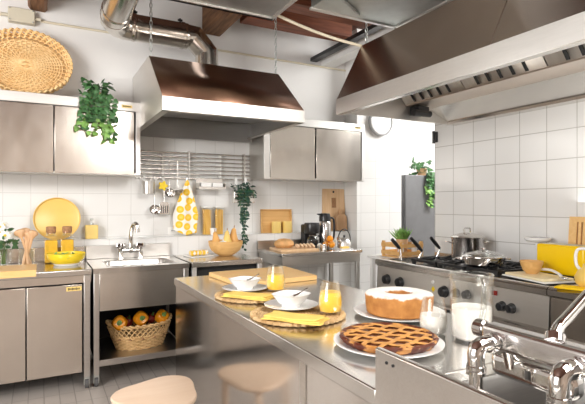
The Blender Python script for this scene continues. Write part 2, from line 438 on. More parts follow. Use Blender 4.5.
t = thing('ceiling_duct', 'rectangular galvanized duct hung over the middle of the kitchen', 'duct', (1.15, 2.2, 2.85))
obj('duct_body', B(0.70, 1.596, 1.2, 3.38, 2.85, 3.4), 'galv', t, bevel=0.004)
obj('flange', MB().box(0.69, 1.606, 3.345, 3.39, 2.838, 2.853).box(1.585, 1.612, 1.2, 3.39, 2.838, 2.856).box(0.68, 1.616, 3.36, 3.39, 2.838, 3.31), 'hood_white', t, bevel=0.002)
t = thing('ceiling_duct', 'rectangular galvanized duct joining the long range hood on the right', 'duct', (2.15, 2.3, 2.85))
obj('duct_body', B(1.78, 2.58, 1.9, 3.06, 2.85, 3.4), 'galv', t, bevel=0.004)
obj('flange', MB().box(2.57, 2.60, 1.9, 3.07, 2.838, 2.856).box(1.77, 2.6, 3.04, 3.07, 2.838, 2.856), 'hood_white', t, bevel=0.002)
obj('collar', MB().box(2.58, 3.2, 1.5, 2.45, 2.70, 3.4), 'galv', t, bevel=0.004)
obj('stiffener', MB().cyl((1.86, 2.78, 2.835), (2.14, 2.96, 2.835), 0.014), 'galv', t)

# round extract pipe
t = thing('extract_pipe', 'round shiny extract pipe with elbows running into the brown-reflecting hood', 'pipe', (1.0, 4.2, 2.9))
def arc(c, r, a0, a1, u, v, n=4):
    c = Vector(c); u = Vector(u); v = Vector(v)
    return [c + (u*cos(a0+(a1-a0)*i/n) + v*sin(a0+(a1-a0)*i/n))*r for i in range(n+1)]
R = 0.112
obj('pipe_run', MB().tube([(0.60, 4.22, 2.9)] + [(1.16, 4.22, 2.9)], R, 24), 'duct_round', t)
obj('elbow', MB().tube([(1.10, 4.22, 2.9), (1.225, 4.22, 2.9), (1.345, 4.22, 2.775), (1.345, 4.22, 2.592)], R*0.98, 24), 'duct_round', t, angle=15)
obj('elbow', MB().tube([(0.66, 4.22, 2.9), (0.575, 4.19, 2.9), (0.53, 4.10, 2.9), (0.525, 4.02, 2.9)], R*1.02, 24), 'duct_round', t, angle=15)
obj('pipe_run', MB().tube([(0.525, 4.05, 2.9), (0.525, 2.2, 2.93)], R*1.0, 24), 'duct_round', t)
def ring(mb, c, r, w, ax, n=24):
    a = Vector(ax)*w*0.5; c = Vector(c)
    return mb.tube([c-a, c-a*0.3, c+a*0.3, c+a], [r, r*1.035, r*1.035, r], n)
for c, ax in (((0.70, 4.22, 2.9), (1, 0, 0)), ((1.12, 4.22, 2.9), (1, 0, 0)), ((1.345, 4.22, 2.63), (0, 0, 1)), ((0.525, 3.9, 2.9), (0, 1, 0))):
    obj('pipe_band', ring(MB(), c, R*1.02, 0.035, ax), 'duct_round', t)
for x in (0.71, 1.10):
    obj('clamp', MB().cyl((x, 4.22, 2.99), (x, 4.22, 3.05), 0.008).cyl((x-0.02, 4.22, 3.035), (x+0.02, 4.22, 3.035), 0.01), 'black_metal', t)

def chain(p0, p1, label, grp='hood chains'):
    mb = MB(); p0 = Vector(p0); p1 = Vector(p1); L = (p1-p0).length; n = int(L/0.034)
    for i in range(n):
        c = p0 + (p1-p0)*((i+0.5)/n)
        pts = []
        for k in range(10):
            a = 2*PI*k/10
            e = Vector((cos(a)*0.010, 0, sin(a)*0.021)) if i % 2 else Vector((0, cos(a)*0.010, sin(a)*0.021))
            pts.append(c+e)
        mb.tube(pts, 0.0038, 5, closed=True)
    single('chain', mb, 'galv', label, 'chain', tuple(p0), grp)
chain((0.785, 3.92, 2.59), (0.785, 3.92, 3.4), 'steel chain holding the brown-reflecting hood beside the round extract pipe')
chain((1.905, 3.92, 2.59), (1.905, 3.92, 3.4), 'steel chain holding the brown-reflecting hood at its end by the ceiling duct')
chain((2.35, 3.14, 2.69), (2.35, 3.14, 3.4), 'short steel chain holding the tip of the long range hood')

# conduit, junction box, hose
t = thing('junction_box', 'beige electrical junction box on the wall above the wicker tray', 'electrical box', (-0.146, 4.66, 2.93))
obj('box_body', B(-0.246, -0.046, 4.62, 4.69, 2.93, 3.05), 'box_beige', t, bevel=0.006)
obj('cable_gland', MB().cyl((-0.046, 4.65, 2.985), (0.0, 4.65, 2.985), 0.014), 'box_beige', t)
obj('cable_gland', MB().cyl((-0.30, 4.65, 2.985), (-0.246, 4.65, 2.985), 0.014), 'box_beige', t)
mb = MB()
for sx in (-0.232, -0.06):
    for z in (2.942, 3.038): mb.cyl((sx, 4.612, z), (sx, 4.625, z), 0.006)
obj('screw', mb, 'galv', t)
mb = MB().cyl((0.0, 4.675, 2.982), (3.19, 4.675, 2.972), 0.011, 8)
single('wall_conduit', mb, 'hose', 'thin grey conduit running along the upper back wall', 'conduit', (1.6, 4.675, 2.97))
mb = MB().cyl((-2.0, 4.675, 2.985), (-0.30, 4.675, 2.985), 0.011, 8)
single('wall_conduit', mb, 'hose', 'thin conduit entering the junction box from the picture edge', 'conduit', (-1, 4.675, 2.985))
hp = [(1.50, 3.36, 2.99), (1.60, 3.36, 2.90), (1.75, 3.33, 2.84), (1.95, 3.28, 2.775), (2.15, 3.23, 2.725), (2.33, 3.2, 2.70), (2.38, 3.22, 2.703)]
def smooth(pts, n=6):
    P = [Vector(p) for p in pts]; out = []
    for i in range(len(P)-1):
        a = P[max(i-1, 0)]; b = P[i]; c = P[i+1]; d = P[min(i+2, len(P)-1)]
        for k in range(n):
            t = k/n
            out.append(0.5*((2*b)+(c-a)*t+(2*a-5*b+4*c-d)*t*t+(3*b-a-3*c+d)*t**3))
    out.append(P[-1]); return out
single('gas_hose', MB().tube(smooth(hp), 0.012, 10), 'hose', 'cream cable sagging from the ceiling duct to the tip of the long hood', 'cable', hp[0])
single('cable_tray', B(2.72, 2.80, 3.3, 4.69, 3.02, 3.06), 'black_metal', 'dark narrow cable rail above the long hood', 'rail', (2.76, 3.8, 3.0))
single('ceiling_beam', B(2.86, 3.02, 2.5, 4.69, 2.98, 3.10), 'plaster', 'white boxed beam above the long range hood', 'beam', (2.9, 3.5, 3.0))

# ------------------------------------------------------------------ left hood
t = thing('extractor_hood', 'brown-reflecting steel extractor hood hanging by chains over the sink wall', 'extractor hood', (1.35, 4.0, 2.07))
X0, X1 = 0.772, 1.937
F, FT, TY, TZ, ZB = 3.447, 2.168, 3.93, 2.588, 2.066
obj('front_panel', MB().add([(X0, F, FT), (X1, F, FT), (X1, TY, TZ), (X0, TY, TZ)], [(0, 1, 2, 3)]), 'hood_reflection', t, solid=0.004)
obj('top_panel', MB().box(X0, X1, TY, 4.68, TZ-0.01, TZ), 'hood_white', t)
for x in (X0, X1):
    obj('side_panel', MB().prism([(F, ZB), (4.68, ZB), (4.68, TZ), (TY, TZ), (F, FT)], 'X', x-0.003, x+0.003), 'hood_white', t)
obj('fascia', MB().box(X0-0.004, X1+0.004, F-0.006, F+0.006, ZB, FT), 'hood_white', t, bevel=0.002)
mb = MB()
mb.box(X0, X1, F, F+0.05, ZB, ZB+0.012).box(X0, X0+0.05, F, 4.6, ZB, ZB+0.012).box(X1-0.05, X1, F, 4.6, ZB, ZB+0.012)
obj('gutter', mb, 'steel', t)
mb = MB().add([(X0, F+0.25, ZB+0.10), (X1, F+0.25, ZB+0.10), (X1, 4.55, ZB+0.16), (X0, 4.55, ZB+0.16)], [(3, 2, 1, 0)])
obj('filter', mb, 'steel_dark', t, solid=0.01)
obj('inner_panel', B(X0, X1, 4.56, 4.6, ZB-0.04, ZB+0.3), 'steel_dark', t)
obj('inner_panel', B(X0, X1, F+0.05, F+0.25, ZB+0.08, ZB+0.1), 'steel_dark', t)

# ------------------------------------------------------------------ right hood
t = thing('range_hood', 'long stainless range hood with slotted filters over the gas range', 'range hood', (2.7, 1.6, 2.12))
Ye, Ys = 3.18, -0.6
def yp(pts, a=Ys, b=Ye): return MB().prism(pts, 'Y', a, b)
obj('front_panel', yp([(2.085, 2.224), (2.325, 2.69), (2.33, 2.688), (2.09, 2.222)], 1.72), 'hood_steel', t)
obj('front_panel', yp([(2.084, 2.224), (2.324, 2.69), (2.33, 2.688), (2.09, 2.222)], Ys, 1.712), 'hood_steel', t)
obj('fascia', yp([(2.08, 2.106), (2.09, 2.104), (2.092, 2.226), (2.082, 2.226)]), 'hood_white', t)
obj('top_panel', yp([(2.325, 2.68), (3.395, 2.68), (3.395, 2.69), (2.325, 2.69)]), 'hood_steel', t)
obj('end_panel', MB().prism([(2.085, 2.12), (3.395, 2.12), (3.395, 2.69), (2.325, 2.69), (2.085, 2.224)], 'Y', Ye-0.006, Ye), 'hood_white', t)
obj('gutter', yp([(2.085, 2.105), (2.14, 2.105), (2.14, 2.113), (2.085, 2.113)]), 'steel_h', t)
# filters: an inclined bank with slots
fx0, fz0, fx1, fz1 = 2.50, 2.60, 2.80, 2.244
fl = []
ny = 8
L = math.hypot(fx1-fx0, fz1-fz0)
yy = Ye-0.012
fm = MB()
for q in range(ny):
    y1 = yy - q*0.655; y0 = y1-0.645
    if y1 < Ys: break
    f = MB()
    # inclined panel with slot slits modelled as dark raised louvres
    f.add([(fx0, y0, fz0), (fx0, y1, fz0), (fx1, y1, fz1), (fx1, y0, fz1)], [(0, 1, 2, 3)])
    fo = obj('filter', f, 'filter_steel', t, solid=0.012)
    dx, dz = (fx1-fx0)/L, (fz1-fz0)/L
    nx, nz = dz, -dx       # facing down / aisle
    for k in range(5):
        yc = y0 + 0.118 + k*0.096
        p0 = (fx1-0.018*dx, fz1-0.018*dz); p1 = (fx1-0.135*dx, fz1-0.135*dz)
        a = (p0[0]+nx*0.010, p0[1]+nz*0.010); b = (p1[0]+nx*0.010, p1[1]+nz*0.010)
        obj('slot', MB().add([(a[0], yc, a[1]), (a[0], yc+0.024, a[1]), (b[0], yc+0.024, b[1]), (b[0], yc, b[1])], [(0, 1, 2, 3)]), 'dark', fo, solid=0.004)
obj('drip_tray', yp([(2.79, 2.236), (3.05, 2.236), (3.05, 2.25), (2.79, 2.25)], Ys, Ye-0.01), 'hood_warm', t)
obj('rear_panel', yp([(3.05, 2.24), (3.30, 2.135), (3.30, 2.147), (3.05, 2.252)], Ys, Ye-0.01), 'steel_h', t)
obj('rear_flange', yp([(3.29, 2.116), (3.395, 2.116), (3.395, 2.138), (3.29, 2.138)], Ys, Ye), 'steel_h', t)
obj('lamp_fitting', MB().cyl((2.80, 3.08, 2.17), (2.99, 3.08, 2.17), 0.028, 12).box(2.84, 2.96, 3.06, 3.17, 2.16, 2.23), 'black_plastic', t, bevel=0.004)

# ------------------------------------------------------------------ upper cabinets
def label_plate(mb_parent, x0, x1, y, z0, z1):
    p = obj('name_plate', B(x0, x1, y-0.004, y, z0, z1), 'yellow_soft', mb_parent)
    lt = MB(); n = 9; w = (x1-x0)*0.8/n
    for i in range(n):
        h = (z1-z0)*(0.45 if i % 3 else 0.62)
        lt.box(x0+(x1-x0)*0.1+i*w, x0+(x1-x0)*0.1+i*w+w*0.62, y-0.0055, y-0.004, (z0+z1)/2-h/2, (z0+z1)/2+h/2)
    obj('lettering', lt, 'dark', p)

def upper_cabinet(label, x0, x1, seams, postL, postR, plate):
    t = thing('wall_cabinet', label, 'cabinet', ((x0+x1)/2, 4.5, 1.64), group='steel wall cabinets')
    yf, yb, zb, zt = 4.30, 4.69, 1.64, 2.277
    obj('carcass', MB().box(x0+0.005, x1-0.005, yf+0.03, yb, zb+0.004, zt-0.002), 'steel', t, bevel=0.003)
    obj('top_rail', B(x0, x1, yf-0.002, yf+0.03, 2.195, zt), 'hood_white', t, bevel=0.003)
    obj('bottom_rail', B(x0, x1, yf+0.004, yf+0.03, zb, zb+0.02), 'steel', t)
    for a, b in ((x0, postL), (postR, x1)):
        obj('end_post', B(a, b, yf-0.002, yf+0.03, zb, 2.195), 'hood_white', t, bevel=0.003)
    obj('door_channel', B(postL, postR, yf+0.018, yf+0.03, zb, 2.2), 'dark', t)
    for a, b in seams:
        obj('door', B(a+0.004, b-0.004, yf+0.001, yf+0.017, zb+0.004, 2.190), 'steel_door', t, bevel=0.003)
    label_plate(t, *plate, yf-0.003, 2.222, 2.245)
    return t
upper_cabinet('steel wall cabinet holding the wicker tray and ivy on its top', -1.18, 0.772, [(-1.15, -0.54), (-0.54, 0.093), (0.093, 0.722)], -1.15, 0.732, (0.615, 0.70))
upper_cabinet('steel wall cabinet with dark seam above the corner steel table', 1.96, 3.19, [(2.03, 2.553), (2.565, 3.146)], 2.025, 3.155, (3.06, 3.14))

# ------------------------------------------------------------------ base units, back wall
def caster(t, x, y, r=0.035):
    c = obj('caster', MB().cyl((x-0.012, y, r), (x+0.012, y, r), r, 20), 'rubber', t)
    obj('caster_fork', MB().box(x-0.02, x-0.014, y-0.016, y+0.016, r-0.006, 0.085).box(x+0.014, x+0.02, y-0.016, y+0.016, r-0.006, 0.085).box(x-0.02, x+0.02, y-0.018, y+0.018, 0.072, 0.088), 'galv', c)
    return c

t = thing('base_cabinet', 'stainless two-door base cabinet on casters beside the sink unit', 'cabinet', (-0.45, 4.2, 0))
obj('worktop', B(-1.25, 0.34, 3.865, 4.55, 0.855, 0.90), 'steel_top', t, bevel=0.006)
obj('backsplash', B(-1.25, 0.34, 4.535, 4.565, 0.90, 1.02), 'steel_h', t, bevel=0.004)
obj('carcass', B(-1.24, 0.28, 3.91, 4.53, 0.12, 0.852), 'dark', t)
obj('front_rail', B(-1.24, 0.335, 3.875, 3.905, 0.80, 0.856), 'steel_door', t, bevel=0.002)
for a, b in ((-1.20, -0.83), (-0.83, -0.462), (-0.462, -0.094), (-0.094, 0.276)):
    obj('door', B(a+0.004, b-0.004, 3.872, 3.908, 0.13, 0.79), 'steel_door', t, bevel=0.003)
for x in (0.284, -1.25):
    for y in (3.872, 4.49):
        obj('leg', B(x, x+0.044, y, y+0.04, 0.09, 0.855), 'steel', t, bevel=0.003)
        caster(t, x+0.022, y+0.025)
label_plate(t, 0.165, 0.268, 3.871, 0.745, 0.775)

t = thing('sink_unit', 'stainless sink unit with deep front panel and open shelf', 'sink unit', (0.71, 4.2, 0))
sx0, sx1, sy0, sy1 = 0.348, 1.085, 3.865, 4.55
bx0, bx1, by0, by1 = 0.47, 1.0, 3.99, 4.37
wt = MB().box(sx0, bx0, sy0, sy1, 0.862, 0.90).box(bx1, sx1, sy0, sy1, 0.862, 0.90).box(bx0, bx1, sy0, by0, 0.862, 0.90).box(bx0, bx1, by1, sy1, 0.862, 0.90)
obj('worktop', wt, 'steel_top', t)
# rounded basin
def basin(x0, x1, y0, y1, zt, zb, rc=0.06, wall=0.03):
    def rr(x0, x1, y0, y1, r, n=6):
        pts = []
        for cx_, cy_, a0 in ((x1-r, y1-r, 0), (x0+r, y1-r, PI/2), (x0+r, y0+r, PI), (x1-r, y0+r, 1.5*PI)):
            for i in range(n+1):
                a = a0+PI/2*i/n; pts.append((cx_+r*cos(a), cy_+r*sin(a)))
        return pts
    loops = [(rr(x0-0.006, x1+0.006, y0-0.006, y1+0.006, rc*0.2), zt), (rr(x0, x1, y0, y1, rc), zt-0.002), (rr(x0+0.006, x1-0.006, y0+0.006, y1-0.006, rc), zt-0.012), (rr(x0+0.02, x1-0.02, y0+0.02, y1-0.02, rc), zb+0.02), (rr(x0+0.05, x1-0.05, y0+0.05, y1-0.05, rc*0.8), zb)]
    mb = MB(); n = len(loops[0][0]); vs = []; fs = []
    for l, z in loops: vs += [(p[0], p[1], z) for p in l]
    for k in range(len(loops)-1):
        for i in range(n):
            j = (i+1) % n
            fs.append((k*n+i, k*n+j, (k+1)*n+j, (k+1)*n+i))
    fs.append(tuple((len(loops)-1)*n+i for i in range(n)))
    return mb.add(vs, fs)
obj('basin', basin(bx0, bx1, by0, by1, 0.9015, 0.74), 'steel', t)
obj('drain', MB().lathe([(0.0, 0.744), (0.035, 0.744), (0.04, 0.7415)], 24, (0.74, 4.18, 0)), 'chrome', t)
obj('backsplash', B(sx0, sx1, 4.535, 4.565, 0.90, 1.02), 'hood_white', t, bevel=0.004)
obj('front_panel', B(sx0+0.045, sx1-0.045, 3.875, 3.895, 0.572, 0.862), 'steel_h', t, bevel=0.003)
for x in (sx0+0.004, sx1-0.044):
    for y in (3.872, 4.49):
        obj('leg', B(x, x+0.04, y, y+0.04, 0.09, 0.862), 'steel', t, bevel=0.003)
        caster(t, x+0.02, y+0.025)
obj('shelf', B(sx0+0.03, sx1-0.03, 3.876, 4.52, 0.15, 0.198), 'steel', t, bevel=0.003)
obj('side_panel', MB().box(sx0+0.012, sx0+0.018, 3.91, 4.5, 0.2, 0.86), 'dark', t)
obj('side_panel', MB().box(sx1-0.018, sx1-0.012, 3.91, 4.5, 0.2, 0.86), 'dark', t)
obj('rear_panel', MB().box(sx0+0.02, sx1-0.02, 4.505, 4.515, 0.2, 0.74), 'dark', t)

# sink faucet: bridge mixer with swan neck
t = thing('bridge_faucet', 'two-handled swan-neck faucet on the small wall sink', 'faucet', (0.71, 4.44, 0.90))
obj('bridge', MB().cyl((0.63, 4.44, 0.975), (0.79, 4.44, 0.975), 0.02).ell((0.71, 4.44, 0.98), (0.028, 0.028, 0.03)), 'chrome', t)
for x in (0.625, 0.795):
    obj('pillar', MB().lathe([(0.028, 0.0), (0.026, 0.012), (0.021, 0.02), (0.022, 0.075), (0.027, 0.09), (0.015, 0.10)], 16, (x, 4.44, 0.90)), 'chrome', t)
    k = MB().lathe([(0.0, 0.0), (0.032, 0.004), (0.043, 0.022), (0.038, 0.044), (0.0, 0.052)], 20, (x, 4.44, 0.995), shape=lambda a: 1+0.12*cos(5*a))
    obj('handle', k, 'chrome', t)
sp = smooth([(0.71, 4.44, 0.99), (0.712, 4.44, 1.09), (0.722, 4.42, 1.18), (0.735, 4.39, 1.215), (0.748, 4.355, 1.205), (0.752, 4.345, 1.165)])
obj('spout', MB().tube(sp, 0.019, 12).cyl((0.752, 4.345, 1.17), (0.753, 4.343, 1.14), 0.022), 'chrome', t)

# third small unit
t = thing('undercounter_unit', 'low stainless counter unit with dark recess between sink and corner table', 'counter unit', (1.43, 4.2, 0))
ux0, ux1 = 1.115, 1.765
obj('worktop', B(ux0, ux1, 3.90, 4.55, 0.855, 0.90), 'steel_h', t, bevel=0.005)
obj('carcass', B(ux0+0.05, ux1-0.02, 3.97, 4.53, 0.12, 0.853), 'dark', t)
obj('door', B(ux0+0.05, ux1-0.04, 3.925, 3.965, 0.13, 0.72), 'steel_door', t, bevel=0.003)
for x in (ux0+0.004, ux1-0.044):
    for y in (3.905, 4.49):
        obj('leg', B(x, x+0.04, y, y+0.04, 0.09, 0.855), 'hood_white', t, bevel=0.003)
        caster(t, x+0.02, y+0.025)

# corner steel table
t = thing('steel_table', 'stainless corner table under the wall cabinet with bread and coffee things', 'table', (2.45, 4.25, 0))
tx0, tx1, ty0, ty1, tz = 2.0, 2.93, 3.98, 4.56, 0.92
obj('tabletop', B(tx0, tx1, ty0, ty1, tz-0.03, tz), 'steel_top', t, bevel=0.004)
obj('apron', MB().box(tx0+0.02, tx1-0.02, ty0+0.015, ty0+0.03, tz-0.12, tz-0.03).box(tx0+0.015, tx0+0.03, ty0+0.02, ty1-0.02, tz-0.12, tz-0.03).box(tx1-0.03, tx1-0.015, ty0+0.02, ty1-0.02, tz-0.12, tz-0.03), 'steel', t)
obj('backsplash', B(tx0, tx1, ty1-0.02, ty1, tz, tz+0.085), 'steel', t)
for x in (tx0+0.02, tx1-0.06):
    for y in (ty0+0.02, ty1-0.06):
        obj('leg', B(x, x+0.04, y, y+0.04, 0.0, tz-0.03), 'steel', t, bevel=0.003)

# ------------------------------------------------------------------ island + near sink
t = thing('island_counter', 'long stainless island counter laid for breakfast', 'counter', (1.2, 2.1, 0))
ix0, ix1, iy0, iy1 = 0.78, 1.62, 1.003, 3.15
obj('worktop', B(ix0, ix1, iy0, iy1, 0.852, 0.90), 'steel_top', t, bevel=0.005)
obj('side_panel', B(ix0+0.012, ix0+0.03, 1.435, iy1-0.003, 0.10, 0.852), 'mirror_steel', t)
obj('side_panel', B(ix0+0.010, ix0+0.03, iy0, 1.425, 0.10, 0.852), 'mirror_steel', t)
obj('frame_post', B(ix0+0.006, ix0+0.03, 1.39, 1.43, 0.10, 0.852), 'steel', t)
obj('end_panel', B(ix0+0.03, ix1-0.012, iy1-0.03, iy1-0.012, 0.10, 0.852), 'steel', t)
obj('side_panel', B(ix1-0.03, ix1-0.012, iy0, iy1-0.012, 0.10, 0.852), 'steel', t)
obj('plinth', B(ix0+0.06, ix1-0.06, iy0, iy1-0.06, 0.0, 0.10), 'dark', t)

t = thing('wash_sink_unit', 'large steel wash sink with raised side splash at the near end of the island', 'sink unit', (1.2, 0.6, 0))
nx0, nx1, ny0, ny1 = 0.78, 1.62, 0.10, 0.998
nb = (0.97, 1.50, 0.22, 0.93)
wt = MB().box(nx0, nb[0], ny0, ny1, 0.86, 0.90).box(nb[1], nx1, ny0, ny1, 0.86, 0.90).box(nb[0], nb[1], ny0, nb[2], 0.86, 0.90).box(nb[0], nb[1], nb[3], ny1, 0.86, 0.90)
obj('worktop', wt, 'steel_top', t)
obj('basin', basin(*nb, 0.9015, 0.62, rc=0.07), 'steel_dark', t)
obj('side_splash', MB().prism([(nx0-0.002, 0.10), (nx0+0.018, 0.10), (nx0+0.018, 1.0), (nx0+0.014, 1.012), (nx0+0.002, 1.012), (nx0-0.002, 1.008)], 'Y', ny0, 1.002), 'steel_h', t, bevel=0.002)
mb = MB()
for y in (0.955, 0.93, 0.62): mb.cyl((nx0-0.004, y, 0.985), (nx0, y, 0.985), 0.004, 10)
obj('screw', mb, 'dark', t)
obj('side_panel', B(nx1-0.02, nx1, ny0, ny1, 0.10, 0.86), 'steel', t)
obj('end_panel', B(nx0+0.02, nx1-0.02, ny0, ny0+0.02, 0.10, 0.86), 'steel', t)
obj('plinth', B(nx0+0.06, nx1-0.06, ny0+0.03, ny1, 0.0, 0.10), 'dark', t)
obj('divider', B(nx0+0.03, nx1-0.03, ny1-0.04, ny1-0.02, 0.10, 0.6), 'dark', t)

t = thing('mixer_tap', 'big chrome bridge mixer tap standing at the large wash sink', 'tap', (0.90, 0.68, 0.90))
for y in (0.775, 0.575):
    r_ = obj('riser', MB().cyl((0.895, y, 0.90), (0.895, y, 1.035), 0.0155, 20).lathe([(0.03, 0), (0.03, 0.006), (0.02, 0.012)], 20, (0.895, y, 0.90)), 'chrome', t)
    el = [(0.895, y, 1.01)] + [tuple(p) for p in arc((0.917, y, 1.038), 0.022, PI, PI/2, (1, 0, 0), (0, 0, 1), 6)] + [(0.965, y, 1.06)]
    obj('elbow', MB().tube(el, 0.0195, 18), 'chrome', r_)
    obj('nut', MB().lathe([(0.017, -0.012), (0.0225, -0.010), (0.0225, -0.002), (0.020, 0.0), (0.0225, 0.002), (0.0225, 0.010), (0.017, 0.012)], 20, (0.895, y, 1.004)), 'chrome', r_)
    obj('nut', MB().tube([(0.936, y, 1.06), (0.938, y, 1.06), (0.950, y, 1.06), (0.952, y, 1.06)], [0.019, 0.024, 0.024, 0.019], 6), 'chrome', r_)
bar = MB().box(0.955, 1.005, 0.40, 0.815, 1.040, 1.098)
obj('bar_body', bar, 'satin_chrome', t, bevel=0.012, seg=3)
obj('control_knob', MB().tube([(0.981, 0.80, 1.077), (0.981, 0.818, 1.077), (0.981, 0.821, 1.077), (0.981, 0.845, 1.077), (0.981, 0.849, 1.077)], [0.018, 0.018, 0.022, 0.022, 0.018], 24), 'chrome', t)
obj('spout', MB().tube(smooth([(0.975, 0.635, 1.09), (1.0, 0.645, 1.115), (1.06, 0.657, 1.135), (1.20, 0.683, 1.18), (1.36, 0.71, 1.225), (1.42, 0.72, 1.22), (1.44, 0.722, 1.18)]), 0.0135, 16).tube([(0.975, 0.635, 1.093), (0.985, 0.64, 1.106)], 0.021, 18), 'chrome', t)
lv = MB().box(0.99, 1.045, 0.605, 0.82, 0.965, 1.025)
obj('lever', lv, 'chrome', t, bevel=0.02, seg=4)
obj('lever_stem', MB().cyl((1.0, 0.76, 1.0), (0.985, 0.76, 1.05), 0.016, 16), 'chrome', t)

# ------------------------------------------------------------------ gas range
t = thing('gas_range', 'stainless gas range with black grates and round knobs along the tiled wall', 'range', (3.0, 2.6, 0))
rx0, rx1, ry0, ry1 = 2.64, 3.39, 1.772, 3.40
obj('cooktop', MB().box(rx0+0.02, rx1, ry0, 3.06, 0.84, 0.895).box(rx0+0.02, rx0+0.08, 3.06, ry1, 0.84, 0.9).box(rx1-0.08, rx1, 3.06, ry1, 0.84, 0.9).box(rx0+0.08, rx1-0.08, 3.34, ry1, 0.84, 0.9).box(rx0+0.08, rx1-0.08, 3.06, 3.34, 0.70, 0.72), 'steel_h', t)
obj('front_lip', MB().prism([(rx0, 0.853), (rx0-0.002, 0.882), (rx0+0.01, 0.897), (rx0+0.03, 0.902), (rx0+0.05, 0.900), (rx0+0.05, 0.845), (rx0+0.02, 0.845)], 'Y', ry0, ry1), 'steel_h', t)
obj('control_panel', MB().prism([(rx0+0.02, 0.64), (rx0+0.03, 0.85), (rx0+0.06, 0.85), (rx0+0.06, 0.64)], 'Y', ry0, ry1), 'panel_steel', t)
obj('panel_lip', MB().prism([(rx0-0.005, 0.615), (rx0-0.005, 0.632), (rx0+0.02, 0.645), (rx0+0.06, 0.645), (rx0+0.06, 0.612)], 'Y', ry0, ry1), 'steel_h', t)
obj('carcass', B(rx0+0.07, rx1, ry0+0.005, ry1-0.005, 0.12, 0.83), 'steel', t)
for a, b in ((ry0+0.01, 2.56), (2.58, ry1-0.01)):
    d = obj('oven_door', B(rx0+0.02, rx0+0.065, a, b, 0.16, 0.585), 'steel_door', t, bevel=0.006)
    obj('door_handle', MB().cyl((rx0-0.02, a+0.08, 0.54), (rx0-0.02, b-0.08, 0.54), 0.011, 12).cyl((rx0-0.02, a+0.1, 0.54), (rx0+0.03, a+0.1, 0.54), 0.008).cyl((rx0-0.02, b-0.1, 0.54), (rx0+0.03, b-0.1, 0.54), 0.008), 'chrome', d)
obj('door_gap', B(rx0+0.03, rx0+0.07, ry0+0.005, ry1-0.005, 0.585, 0.613), 'dark', t)
for y in (ry0+0.06, ry1-0.06):
    for x in (rx0+0.1, rx1-0.06):
        obj('foot', MB().cyl((x, y, 0), (x, y, 0.125), 0.025), 'steel', t)
for y, z in ((3.259, 0.735), (3.089, 0.733), (2.598, 0.735), (2.482, 0.745), (2.382, 0.75), (2.094, 0.722), (2.023, 0.722)):
    r = 0.040 if y > 2.5 else 0.030
    k = MB().tube([(rx0+0.028, y, z), (rx0+0.020, y, z), (rx0+0.018, y, z), (rx0-0.008, y, z), (rx0-0.014, y, z)], [r*1.12, r*1.12, r, r*0.92, r*0.8], 22)
    k.box(rx0-0.020, rx0-0.008, y-0.007, y+0.007, z-r*0.85, z+r*0.85)
    obj('knob', k, 'black_plastic', t, bevel=0.002)
obj('warning_sticker', MB().prism([(2.693, 0.735), (2.711, 0.757), (2.729, 0.735), (2.711, 0.715)], 'X', rx0+0.018, rx0+0.026), 'yellow', t)
obj('pilot_window', B(rx0+0.016, rx0+0.03, 2.135, 2.17, 0.785, 0.815), 'pepper_red', t)
obj('pilot_window', MB().cyl((rx0+0.018, 2.715, 0.79), (rx0+0.03, 2.715, 0.79), 0.013, 16), 'white_plastic', t)
obj('upstand', B(rx1-0.03, rx1, ry0, ry1, 0.895, 0.925), 'steel_h', t)
# burners and cast-iron grates: three grates across, each with its bars
for gy0 in (2.20, 2.49, 2.78):
    gy1 = gy0+0.275
    g = MB()
    z = 0.925
    for x in (2.76, 3.32): g.box(x-0.009, x+0.009, gy0, gy1, z-0.012, z+0.006)
    for y in (gy0+0.009, gy1-0.009): g.box(2.76, 3.32, y-0.009, y+0.009, z-0.012, z+0.006)
    for xc in (2.90, 3.18):
        yc = (gy0+gy1)/2
        for a in range(8):
            an = a*PI/4+PI/8*0
            r1 = 0.135
            g.tube([(xc+cos(an)*0.035, yc+sin(an)*0.035, z+0.012), (xc+cos(an)*0.08, yc+sin(an)*0.08, z+0.014), (xc+cos(an)*r1, yc+sin(an)*min(r1, 0.13), z-0.002)], [0.008, 0.010, 0.008], 6)
    for x in (2.77, 3.31):
        for y in (gy0+0.015, gy1-0.015): g.box(x-0.012, x+0.012, y-0.012, y+0.012, 0.893, z)
    obj('grate', g, 'black_metal', t)
    for xc in (2.90, 3.18):
        yc = (gy0+gy1)/2
        obj('burner', MB().lathe([(0.0, 0.893), (0.075, 0.894), (0.075, 0.90), (0.05, 0.902), (0.05, 0.915), (0.045, 0.922), (0.0, 0.924)], 24, (xc, yc, 0)), 'black_metal', t)

# fryer baskets with black handles in the well at the far end
def fry_basket(x, y, label, hx, top, ln):
    t = thing('fryer_basket', label, 'fryer basket', (x, y, 0.74), group='fryer baskets')
    b = MB()
    for z in (0.75, 0.80, 0.85, 0.89):
        b.tube([(x-0.055, y-0.10, z), (x+0.055, y-0.10, z), (x+0.055, y+0.10, z), (x-0.055, y+0.10, z)], 0.0028, 5, closed=True)
    for i in range(6):
        yy_ = y-0.10+0.04*i
        b.tube([(x-0.055, yy_, 0.89), (x-0.055, yy_, 0.75), (x+0.055, yy_, 0.75), (x+0.055, yy_, 0.89)], 0.002, 4)
    obj('wire_basket', b, 'wire', t)
    p1 = (x-0.055+hx, y, top-ln*0.9); p0 = (p1[0]-ln*0.95, y, top)
    obj('handle_wire', MB().tube([(x-0.05, y-0.02, 0.89), (x-0.05+hx*0.4, y-0.01, 0.93), (p1[0]+0.01, y, p1[2])], 0.004, 6).tube([(x-0.05, y+0.02, 0.89), (x-0.05+hx*0.4, y+0.01, 0.93), (p1[0]+0.01, y, p1[2])], 0.004, 6), 'wire', t)
    obj('grip', MB().tube([p1, [(a+c)/2 for a, c in zip(p0, p1)], p0], [0.013, 0.018, 0.015], 10), 'black_plastic', t)
